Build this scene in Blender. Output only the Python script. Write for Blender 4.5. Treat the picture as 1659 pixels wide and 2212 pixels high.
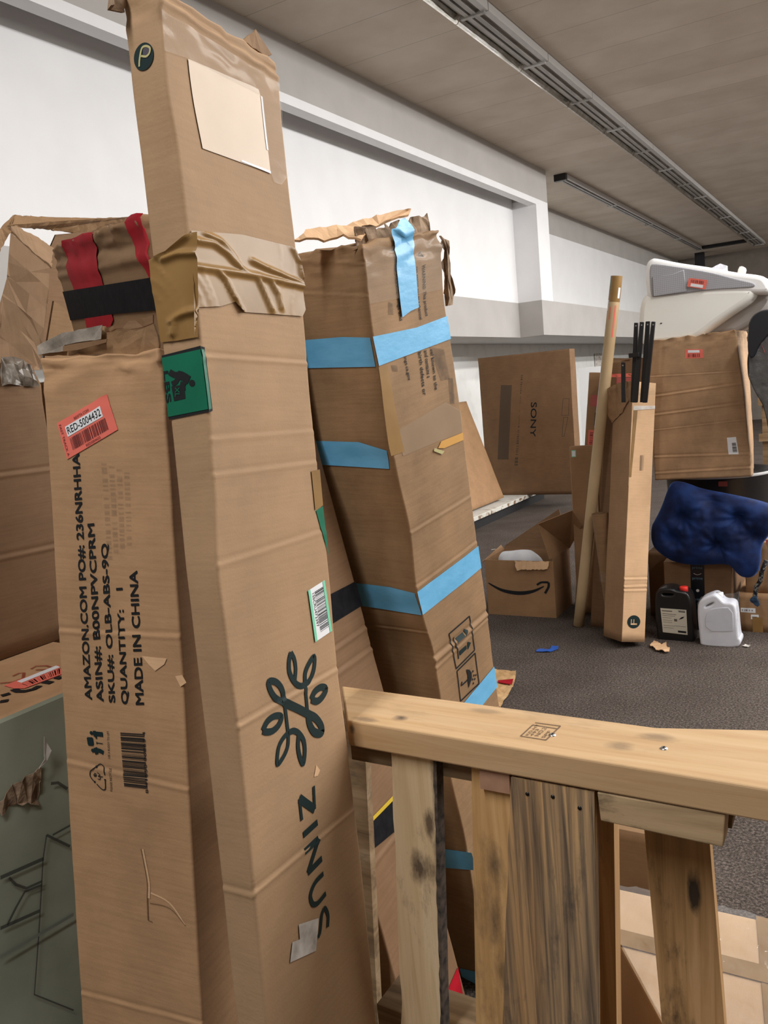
import bpy, bmesh, math, random
from mathutils import Vector, Matrix, Euler, noise
# ---------------------------------------------------------------- scene reset, camera, light
for o in list(bpy.data.objects): bpy.data.objects.remove(o, do_unlink=True)
SC = bpy.context.scene
COL = SC.collection
random.seed(7)

cam = bpy.data.cameras.new('camera'); camo = bpy.data.objects.new('camera', cam); COL.objects.link(camo)
YAW, PITCH, ROLL, F = 0.54980, 0.14615, -0.09071, 1790.0
f_ = Vector((-math.sin(YAW)*math.cos(PITCH), math.cos(YAW)*math.cos(PITCH), -math.sin(PITCH)))
r0 = Vector((math.cos(YAW), math.sin(YAW), 0)); u0 = r0.cross(f_)
r_ = math.cos(ROLL)*r0 + math.sin(ROLL)*u0; u_ = r_.cross(f_)
camo.matrix_world = Matrix(((r_.x, u_.x, -f_.x, 0), (r_.y, u_.y, -f_.y, 0), (r_.z, u_.z, -f_.z, 1.6), (0, 0, 0, 1)))
cam.sensor_fit = 'VERTICAL'; cam.sensor_height = 24.0; cam.lens = F/2212*24.0
cam.clip_start = 0.05; cam.clip_end = 100
SC.camera = camo

wd = bpy.data.worlds.new('hall_ambient'); SC.world = wd; wd.use_nodes = True
wd.node_tree.nodes['Background'].inputs[0].default_value = (1.0, 0.95, 0.88, 1)
wd.node_tree.nodes['Background'].inputs[1].default_value = 1.05      # light of the open hall to the right and behind

def area(name, loc, sx, sy, power, tilt=0.0, color=(1, 0.985, 0.96)):
    l = bpy.data.lights.new(name, 'AREA'); l.shape = 'RECTANGLE'; l.size = sx; l.size_y = sy
    l.energy = power; l.color = color
    o = bpy.data.objects.new(name, l); COL.objects.link(o); o.location = loc; o.rotation_euler = (0, tilt, 0)   # faces down, tipped towards the long wall
    return o
area('unseen_lamp_row_near', (0.95, 7.4, 4.03), 0.22, 11.6, 285, 0.45)  # guessed row out of view, placed to shape the light on the cartons
area('unseen_lamp_row_mid', (3.4, 11.4, 4.03), 0.22, 17.2, 700, 0.6)  # guessed row out of view, placed to brighten the long wall
area('unseen_lamp_row_far', (6.2, 11.4, 4.03), 0.22, 17.2, 700, 0.6)  # second guessed row out of view, also set for the wall
area('unseen_lamp_row_rear', (-0.8, -1.3, 4.03), 0.22, 2.6, 120, 0.0)  # row added above the camera, set so near faces darken towards the floor

SC.view_settings.view_transform = 'Standard'; SC.view_settings.look = 'None'
SC.view_settings.exposure = -0.05; SC.view_settings.gamma = 1.0; SC.view_settings.use_curve_mapping = False
SC.cycles.max_bounces = 6; SC.cycles.diffuse_bounces = 4; SC.cycles.use_denoising = True
# ---------------------------------------------------------------- measured sizes (metres): box frames, marks on their faces, outline points
BOX={
'A':{'P':[-0.7066,0.7324,0.0201],'R':[-0.0402,0.0647,1.6281],'D':[0.2733,0.0609,2.1028],'bows':{'FL':[[0.72,-0.0088],[0.908,-0.0049],[1.141,-0.0011],[1.258,-0.005],[1.355,-0.0069],[1.494,0.0063],[1.577,0.0118],[1.693,0.0094],[1.832,0.0065],[1.907,0.0062],[2.005,-0.0011],[2.099,0.0022]],'FR':[[0.533,0.0037],[0.762,0.0084],[1.021,0.0016],[1.164,-0.0048],[1.321,-0.0014],[1.502,-0.003],[1.599,-0.004],[1.72,-0.0003],[1.829,-0.0033],[1.953,-0.006],[2.103,-0.0039]]}},
'B':{'P':[-1.2219,0.768,0.0185],'R':[-0.0623,0.0445,0.1338],'D':[0.2485,0.12,1.6828],'bows':{'FL':[[0.534,-0.0054],[0.604,-0.004],[0.868,-0.0027],[1.124,0.0014],[1.517,0.0042],[1.689,0.0048]],'FR':[[0.604,0.0049],[0.754,0.0037],[0.961,0.0016],[1.127,0.0027],[1.442,-0.003],[1.677,-0.0082]]}},
'C':{'P':[-0.9019,1.7699,0],'R':[0.0355,-0.1774,1.4548],'D':[0.2721,0.34,1.9156],'bows':{'FL':[[0.451,0.015],[0.697,0.001],[0.903,0.0125],[1.002,0.0152],[1.115,-0.0003],[1.173,-0.0059],[1.31,0.0043],[1.467,-0.0092],[1.519,-0.0151],[1.676,-0.008],[1.738,-0.0076],[1.919,0.0068]],'FR':[[0.718,-0.0105],[0.841,-0.0091],[0.992,-0.006],[1.17,-0.0098],[1.385,-0.0021],[1.529,0.0023],[1.669,0.0033],[1.738,0.0018],[1.909,0.0215]]}},
'D':{'P':[-0.7788,1.2798,0.0175],'R':[-0.1758,-0.0205,1.6723],'D':[0.2597,0.1,1.6],'bows':{}},
'E':{'P':[-1.8505,1.7936,0.0828],'R':[0.1432,0.0967,-0.4596],'D':[0.72,0.25,1.9717],'bows':{}},
'K':{'P':[-1.2946,4.5825,0.0494],'R':[-0.1162,0.1612,0.7407],'D':[0.1475,0.2245,1.4988],'bows':{}},}
DEC={
'A_patch':[[0.047,2.0492],[0.2111,2.0636],[0.2145,2.0552],[0.221,1.9731],[0.2208,1.9407],[0.0542,1.9343]],
'A_slotw1':[[0.2145,2.0552],[0.2192,2.0546],[0.2213,1.9746],[0.2164,1.9747]],
'A_slotw2':[[0.142,1.939],[0.2206,1.9399],[0.2203,1.944],[0.1461,1.9419]],
'A_cleartop':[[0.0007,2.0952],[0.2703,2.0916],[0.2704,1.9489],[0.2478,1.9295],[0.2269,1.9283],[0.2208,1.9407],[0.221,1.9731],[0.2145,2.0552],[0.047,2.0492],[-0.001,2.0418]],
'A_tapeF':[[0.0059,1.8157],[0.1222,1.8312],[0.2639,1.8366],[0.2736,1.8014],[0.2747,1.7398],[0.2635,1.7288],[0.0968,1.7188],[0.0831,1.7311],[0.05,1.7216],[0.0025,1.7155],[-0.0095,1.7056],[-0.0134,1.6759]],
'A_tapeL':[[0.0776,1.8099],[0.0678,1.8106],[0.0281,1.7933],[-0.0034,1.7878],[-0.0034,1.7578],[-0.0011,1.7156],[0.0008,1.6773],[0.0277,1.6759],[0.06,1.6763]],
'A_greenL':[[-0.0008,1.6599],[0.0593,1.6647],[0.0555,1.5767],[-0.0003,1.5725]],
'A_greenF':[[-0.0175,1.6639],[-0.0069,1.6634],[0.0031,1.5852],[0.0022,1.5804],[-0.0036,1.5775],[-0.0192,1.5762]],
'A_greenLi':[[-0.0009,1.6567],[0.0545,1.6601],[0.0561,1.5804],[-0.0004,1.5765]],
'A_greenFi':[[-0.0219,1.6585],[-0.0102,1.6592],[-0.008,1.6284],[-0.0067,1.6137],[-0.0049,1.5968],[-0.0045,1.582],[-0.0186,1.5798]],
'A_man_leg1':[[0.0093,1.6366],[0.0137,1.6333],[0.0183,1.6311],[0.0226,1.6311]],
'A_man_body':[[0.0218,1.6307],[0.0291,1.6282],[0.0386,1.6216]],
'A_man_leg2':[[0.0223,1.629],[0.0185,1.6226],[0.011,1.6197]],
'A_man_arm':[[0.0322,1.6203],[0.0287,1.6154],[0.0286,1.6101]],
'A_man_arm2':[[0.0281,1.6208],[0.0265,1.6152],[0.029,1.6085]],
'A_man_head':[[0.0425,1.6174]],
'A_man_box':[[0.0099,1.6169],[0.024,1.6168],[0.0265,1.6104],[0.0299,1.6094],[0.0296,1.5982],[0.0118,1.5968]],
'A_xl':[[0.0159,1.6149],[0.0144,1.6022],[0.022,1.6013],[0.0229,1.614]],
'A_gtxt':[[-0.0001,1.6384],[-0.0009,1.5947],[0.0074,1.596],[0.0074,1.6385]],
'A_bit_green':[[0.2513,1.418],[0.2736,1.4233],[0.2745,1.3414]],
'A_bit_tape':[[0.2486,1.4821],[0.2754,1.483],[0.2733,1.4243],[0.2485,1.4192]],
'A_barcode':[[0.2036,1.2967],[0.2538,1.3041],[0.2629,1.2193],[0.2105,1.2134]],
'A_crumb':[[0.0891,0.816],[0.1392,0.7964],[0.1241,0.7532],[0.0605,0.7758],[0.0703,0.8005],[0.0877,0.794]],
'A_logo_leaf1':[[0.1439,1.2163],[0.1339,1.2014],[0.132,1.1865],[0.1412,1.1684],[0.1535,1.1753],[0.1537,1.1961],[0.1439,1.2163]],
'A_logo_in1':[[0.1438,1.2065],[0.1398,1.1947],[0.1448,1.1731],[0.1496,1.1889]],
'A_circle':[[0.0279,2.0456]],
'A_circle_r':[[0.0305,2.0628],[0.0451,2.0404],[0.0251,2.0278],[0.0104,2.0509]],
'A_p_stem':[[0.0194,2.0343],[0.0213,2.0441],[0.0267,2.0564],[0.0344,2.0568],[0.0403,2.0522],[0.0384,2.0459],[0.0323,2.0436],[0.0242,2.0467]],
'A_p_hole':[[0.0334,2.0502]],
'A_n1':[[0.1635,0.9968],[0.1602,0.9608],[0.1243,0.9942],[0.1245,0.9595]],
'A_i1':[[0.1632,0.9386],[0.1236,0.9368]],
'A_n2':[[0.1226,0.9112],[0.1609,0.9129],[0.125,0.8766],[0.1636,0.8793]],
'A_u1':[[0.1629,0.8549],[0.1394,0.8527],[0.1253,0.8413],[0.1272,0.8271],[0.1337,0.8212],[0.1434,0.8193],[0.164,0.8219]],
'A_s1':[[0.1599,0.7691],[0.1641,0.7847],[0.16,0.7977],[0.1556,0.8018],[0.148,0.7957],[0.143,0.7823],[0.1388,0.7729],[0.133,0.769]],
'A_dust':[[0.1259,0.8058],[0.1348,0.7998],[0.1362,0.773],[0.1259,0.7778]],
'A_scuff':[[0.1761,1.0255],[0.1853,1.0131],[0.1774,1.0076],[0.1672,1.0096]],
'A_creases':[[-0.0018,1.6499],[0.2679,1.6536],[0.0262,1.5392],[0.2661,1.5436],[0.1073,1.4911],[0.2703,1.4932],[0.0929,1.3732],[0.2581,1.3803],[0.0009,1.145],[0.2701,1.1519],[0.002,0.9112],[0.2707,0.9097]],
'A_slit':[[0.0005,2.043],[0.0464,2.0436]],
'A_creL':[[0.0046,0.9068],[0.0568,0.9077]],
'A_dots':[[0.007,1.8715],[0.0092,1.8171]],
'A_logo':[[0.0077,[[0.1444,1.2141],[0.1373,1.2025],[0.1354,1.1856],[0.1448,1.1684],[0.1593,1.1578],[0.1733,1.1569],[0.1884,1.16],[0.2021,1.1744],[0.2052,1.1918],[0.1872,1.1838],[0.1755,1.1722],[0.1733,1.1569]]],[0.0067,[[0.1444,1.2141],[0.1511,1.2019],[0.1518,1.1862],[0.1459,1.1691]]],[0.0064,[[0.1723,1.155],[0.1698,1.1098]]],[0.0084,[[0.113,1.1459],[0.0933,1.1592],[0.0829,1.1745],[0.082,1.1867],[0.0979,1.182],[0.1095,1.1706],[0.1139,1.158],[0.1142,1.1476]]],[0.0111,[[0.1115,1.1474],[0.1435,1.1279],[0.1716,1.1092],[0.1902,1.0965],[0.2023,1.0793],[0.2,1.069],[0.182,1.0765],[0.172,1.093],[0.1711,1.1072]]],[0.006,[[0.1144,1.1444],[0.114,1.1015]]],[0.0081,[[0.0545,1.1231],[0.0676,1.1324],[0.0864,1.1342],[0.1024,1.1279],[0.0937,1.1186],[0.0778,1.1151],[0.0634,1.1181],[0.0545,1.1231]]],[0.0093,[[0.1844,1.1288],[0.1971,1.1378],[0.2155,1.1394],[0.2293,1.1325],[0.216,1.1233],[0.1995,1.1213],[0.1844,1.1288]]],[0.0063,[[0.1136,1.0996],[0.0979,1.0949],[0.0858,1.0851],[0.0795,1.0644],[0.0967,1.0699],[0.1091,1.0806],[0.1137,1.0954]]],[0.0077,[[0.1153,1.099],[0.1284,1.0975],[0.1412,1.0888],[0.151,1.0737],[0.1505,1.0569],[0.1426,1.0408],[0.1361,1.0539],[0.1349,1.0711],[0.1397,1.0862]]]],
'B_red':[[0.0263,1.581],[0.1371,1.6239],[0.1549,1.5687],[0.0434,1.5231]],
'B_t1':[[0.0656,1.1277],[0.0674,1.5173],[0.053,1.5174],[0.0503,1.126]],
'B_text':[['AMAZON.COM PO#: 236NRHHA',[[0.0667,1.1279],[0.0717,1.5333],[0.0543,1.5321],[0.0503,1.126]]],['ASIN#: B00NPVCPRM',[[0.091,1.1278],[0.0935,1.4217],[0.0776,1.4202],[0.0748,1.1245]]],['SKU#: OLB-ABS-9Q',[[0.1158,1.1292],[0.1197,1.3903],[0.1033,1.3886],[0.1003,1.1269]]],['QUANTITY:   1',[[0.1422,1.1294],[0.1447,1.3204],[0.1293,1.3188],[0.1259,1.1276]]],['MADE IN CHINA',[[0.1713,1.1319],[0.1745,1.3492],[0.1577,1.3479],[0.1546,1.1295]]]],
'B_bar':[[0.1223,0.9881],[0.1693,0.9909],[0.1677,1.0832],[0.1202,1.0795]],
'B_barnum':[[0.1709,0.984],[0.1699,1.0872],[0.1644,1.0865],[0.1654,0.9831]],
'B_liftnum':[[0.0967,1.0315],[0.0966,1.0794],[0.0924,1.0785],[0.0925,1.0309]],
'B_recnum':[[0.0973,0.9755],[0.0977,1.0153],[0.093,1.0146],[0.0931,0.9749]],
'B_men':[[0.008,[[0.0668,1.0704],[0.0773,1.071],[0.0836,1.0713]]],[0.0064,[[0.0661,1.0755],[0.0675,1.0654]]],[0.003,[[0.0686,1.0655],[0.0699,1.0622]]],[0.0074,[[0.067,1.042],[0.0755,1.0423],[0.0832,1.0399]]],[0.0064,[[0.0652,1.0461],[0.0687,1.0353]]],[0.003,[[0.0682,1.043],[0.0695,1.0475]]],[0.0015,[[0.0705,1.055],[0.0826,1.0553]]],[0.0015,[[0.0701,1.0571],[0.0698,1.0528]]],[0.0117,[[0.0499,1.0553],[0.0627,1.057]]],[0.0107,[[0.0557,1.063],[0.0569,1.0484]]]],
'B_heads':[[0.0599,1.0708],[0.0606,1.0407]],
'B_recy':[[0.0017,[[0.0529,1.0034],[0.0596,1.0088],[0.0685,1.0153],[0.0751,1.0193],[0.0812,1.0163],[0.0828,1.0088],[0.0833,1.0011]]],[0.0017,[[0.0529,1.0034],[0.0519,0.9963],[0.0563,0.99],[0.0624,0.9857]]],[0.0017,[[0.0654,0.9835],[0.0714,0.9784],[0.0785,0.9751],[0.0829,0.9784],[0.0834,0.9933]]],[0.0023,[[0.0627,0.9988],[0.0636,0.9972]]],[0.0015,[[0.06,0.9984],[0.0634,1.0015],[0.0653,0.9983],[0.062,0.9961],[0.06,0.9984]]],[0.0015,[[0.0678,1.0039],[0.0728,1.0003],[0.0694,0.9972],[0.0789,0.9978]]],[0.0014,[[0.0681,0.9927],[0.0723,0.9924],[0.0736,0.9961]]],[0.0032,[[0.0653,1.0149],[0.0677,1.0118]]],[0.0032,[[0.0609,0.9881],[0.0618,0.9847]]],[0.0031,[[0.0818,0.993],[0.0849,0.9935]]]],
'B_tears':[[[0.1727,1.2122],[0.2006,1.2119],[0.2216,1.2125],[0.216,1.2026],[0.1972,1.19],[0.1849,1.1997]],[[0.2348,1.1857],[0.2483,1.1884],[0.2553,1.1771],[0.2437,1.1692]]],
'B_gash':[[0.1503,0.886],[0.1539,0.8633],[0.1582,0.8289],[0.1563,0.802],[0.1552,0.7632],[0.1636,0.7621],[0.1608,0.7941],[0.1991,0.7938],[0.2269,0.7711],[0.1997,0.8027],[0.1638,0.8124],[0.1633,0.8535]],
'B_creases':[[0.0023,1.237],[0.2246,1.2462],[0.0027,1.0113],[0.2496,1.0002],[0.0034,0.5906],[0.2483,0.6033],[0.0009,1.6771],[0.2465,1.6668]],
'B_smudge':[[0.1132,1.5172],[0.1747,1.517],[0.168,1.3596],[0.1136,1.3572]],
'C_t1F':[[-0.0032,1.7367],[0.1477,1.7273],[0.271,1.731],[0.2707,1.6792],[0.0004,1.6767]],
'C_t1L':[[0.1528,1.7424],[0.2578,1.7415],[0.3334,1.7352],[0.3342,1.676],[0.1435,1.6822]],
'C_t2L':[[0.126,1.5195],[0.2556,1.5178],[0.3287,1.4996],[0.3242,1.458],[0.1207,1.4628]],
'C_t3F':[[-0.0005,1.1732],[0.2717,1.1744],[0.2706,1.1161],[-0.0008,1.1138]],
'C_t3L':[[0.157,1.1733],[0.2672,1.176],[0.335,1.1697],[0.3393,1.1133],[0.1631,1.1124]],
'C_t4F':[[0.0942,0.8269],[0.2708,0.8403],[0.2726,0.78],[0.1202,0.7693]],
'C_t5L':[[0.2653,0.4365],[0.3539,0.4528],[0.361,0.4009],[0.2626,0.3752]],
'C_t6L':[[0.2545,0.0345],[0.3187,0.0507],[0.3148,-0.0017],[0.2582,0.0062]],
'C_tv':[[0.096,1.9279],[0.1157,1.9379],[0.1406,1.9433],[0.1647,1.9337],[0.1614,1.8792],[0.1643,1.7673],[0.133,1.7645],[0.1015,1.7568],[0.096,1.8418]],
'C_flapedge':[[-0.0056,1.7372],[0.0576,1.736],[0.1737,1.7388],[0.1912,1.739],[0.2757,1.7363]],
'C_orange':[[0.2664,1.4613],[0.2656,1.4433],[0.1815,1.4485],[0.1584,1.4556],[0.174,1.4668]],
'C_yellowbit':[[0.1443,1.4599],[0.1797,1.4419],[0.1691,1.438],[0.1396,1.4543]],
'C_box1':[[0.0789,1.0222],[0.1818,1.0231],[0.1848,0.929],[0.0872,0.9265]],
'C_box2':[[0.0884,0.9188],[0.1849,0.9204],[0.1847,0.8363],[0.0861,0.8384]],
'C_a1':[[0.1064,0.9978],[0.1421,0.9977],[0.1435,0.9865],[0.1065,0.9861]],
'C_a1h':[[0.1476,1.0042],[0.1647,0.9933],[0.1491,0.9821]],
'C_a2':[[0.112,0.9613],[0.148,0.9608],[0.1475,0.9503],[0.1121,0.949]],
'C_a2h':[[0.1552,0.9663],[0.1709,0.956],[0.153,0.9453]],
'C_umb':[[0.1312,0.9021],[0.1454,0.8945],[0.1547,0.8808],[0.1525,0.8674],[0.1408,0.8577],[0.132,0.8502],[0.1319,0.8683],[0.1349,0.8848]],
'C_drops':[[0.1625,0.8812],[0.1645,0.8687],[0.1742,0.865],[0.1558,0.8621],[0.1665,0.8579],[0.1571,0.8505]],
'C_lighter':[[0.0233,1.5328],[0.2136,1.5471],[0.2712,1.5105],[0.2664,1.4613],[0.1626,1.4702],[0.0313,1.4764]],
'C_brownstrip':[[-0.0004,1.6738],[0.0301,1.6733],[0.0395,1.4841],[-0.0068,1.489]],
'C_creases':[[-0.0018,0.9875],[0.2693,0.9868],[0.0024,1.3064],[0.2515,1.3015],[-0.0002,0.9667],[0.2702,0.9734],[0.001,1.1806],[0.2698,1.1833]],
'C_creasesL':[[0.1869,1.9008],[0.3458,1.8763],[0.1776,1.8361],[0.3438,1.8142],[0.1215,1.0554],[0.3331,1.0636]],
'C_arrows':[[0.0043,[[0.0976,1.0044],[0.0967,0.9826],[0.1046,0.9707],[0.1041,0.944]]],[0.0044,[[0.1057,0.8817],[0.0997,0.8753],[0.1104,0.8733],[0.1366,0.8731]]]],
'C_text':[['WARNING: This product',[[0.1877,1.8514],[0.1872,1.7446],[0.1996,1.7435],[0.2031,1.8504]]],['can expose you to a chemical',[[0.1652,1.8494],[0.1636,1.7408],[0.1759,1.7407],[0.1755,1.85]]],['www.P65Warnings and',[[0.0903,1.8768],[0.0926,1.7511],[0.1041,1.751],[0.0982,1.8768]]],['cal known to the',[[0.1857,1.6726],[0.1817,1.5832],[0.1923,1.5817],[0.1963,1.6714]]],['and contains a',[[0.1631,1.6752],[0.1607,1.6151],[0.1728,1.6133],[0.1752,1.6737]]],['birth defects or',[[0.1405,1.6758],[0.1368,1.5821],[0.1489,1.5811],[0.1526,1.6753]]],['ings.ca.gov',[[0.0881,1.677],[0.0891,1.6259],[0.1007,1.6251],[0.0978,1.6759]]]],
'C_tri':[[0.1806,1.8702],[0.1991,1.8681],[0.1907,1.8794]],
'C_smudge':[[[0.1855,1.6787],[0.2401,1.6614],[0.2458,1.5929],[0.2091,1.5974]],[[0.0408,1.6698],[0.0622,1.6651],[0.0623,1.6516],[0.0439,1.6558]],[[0.0639,1.7948],[0.0786,1.7888],[0.0777,1.7667],[0.0591,1.7698]],[[0.2391,1.5967],[0.2572,1.5924],[0.2503,1.5338],[0.2323,1.5386]]],
'D_black':[[0.0104,1.1879],[0.2602,1.1812],[0.2622,1.1245],[-0.0204,1.1282]],
'D_band2':[[0.0646,0.7142],[0.303,0.6977],[0.2956,0.6223],[0.0376,0.6686]],
'D_yellow':[[0.0691,0.7219],[0.3098,0.708],[0.303,0.6977],[0.0646,0.7142]],
'D_creases':[[0.0484,0.6386],[0.2337,0.6336],[0.1106,1.073],[0.2765,1.072],[0.0852,1.027],[0.2666,1.0228]],
'E_red1':[[0.1542,1.9783],[0.4035,1.9742],[0.3987,1.9488],[0.3871,1.8693],[0.4043,1.7884],[0.3405,1.7581],[0.149,1.7447],[0.161,1.8033],[0.1282,1.8744],[0.119,1.9346]],
'E_red2':[[0.6571,1.9724],[0.7632,1.972],[0.8131,1.9275],[0.7731,1.8723],[0.6998,1.859],[0.6721,1.8941],[0.6472,1.9259]],
'E_black':[[0.0077,1.867],[0.7062,1.8595],[0.868,1.8572],[0.8576,1.8032],[0.6969,1.7993],[0.379,1.8],[0.0123,1.7942]],
'E_creases':[[0.0083,1.9751],[0.7522,1.9579],[-0.0515,1.9274],[0.7698,1.9058],[-0.0783,1.9061],[0.7612,1.8943]],
'K_flogo':[[0.0714,0.1167],[0.1118,0.1173],[0.0295,0.116],[0.0696,0.1536],[0.0733,0.0783]],
'K_ftext':[[0.0458,0.1458],[0.048,0.1016],[0.0619,0.1461],[0.0948,0.1355]],
'K_efl':[[0.0949,0.1318],[0.0966,0.0986],[0.0481,0.0979],[0.0465,0.1311]],
'K_tape':[[0.0073,1.3574],[0.1608,1.3681],[0.1617,1.3496],[0.0085,1.3317],[0.0032,1.4418],[0.1533,1.438],[0.1577,1.4309],[0.0043,1.4198]],
'K_strip':[[0.0126,1.3319],[0.0367,1.3336],[0.015,0.9488],[0.003,0.9482]],
'K_creases':[[0.0074,0.3589],[0.1444,0.3662],[0.0055,0.3146],[0.1439,0.3254],[0.0065,0.2925],[0.1436,0.2994]],
'K_print':[[0.0653,1.077],[0.0976,1.0789],[0.0938,0.9899],[0.0655,0.9884]],
'D_redlow':[[0.2555,0.2499],[0.185,0.2454],[0.1455,0.1898],[0.2145,0.1337],[0.2438,0.1862]],
'A_ridges':[[[0.0096,1.8036],[0.0496,1.8066],[0.0786,1.798],[0.1029,1.7827],[0.1252,1.7762],[0.1598,1.7768]],[[0.139,1.7964],[0.1681,1.7922],[0.209,1.7879],[0.2523,1.7832],[0.2721,1.7812]],[[0.0027,1.7682],[0.0339,1.7701],[0.0964,1.7736],[0.1596,1.7762],[0.2741,1.7769]],[[0.051,1.7699],[0.0668,1.7615],[0.0807,1.7417],[0.0971,1.7202]],[[0.1488,1.7724],[0.164,1.7486],[0.1755,1.7297]],[[0.1802,1.7766],[0.1967,1.7554],[0.2032,1.7355]],[[0.0345,1.8157],[0.0682,1.8123],[0.092,1.7975],[0.1114,1.7785]],[[0.2574,1.8325],[0.2704,1.8132],[0.2738,1.7891]]],
'A_ridgesL':[[[0.0721,1.7834],[0.0443,1.7876],[0.0199,1.7846]],[[0.0632,1.7103],[0.0395,1.7091],[0.0212,1.7016]],[[0.0534,1.7119],[0.0287,1.7056],[0.0223,1.6858]],[[0.0606,1.8071],[0.0391,1.7988],[0.0101,1.7891]]],}
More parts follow.
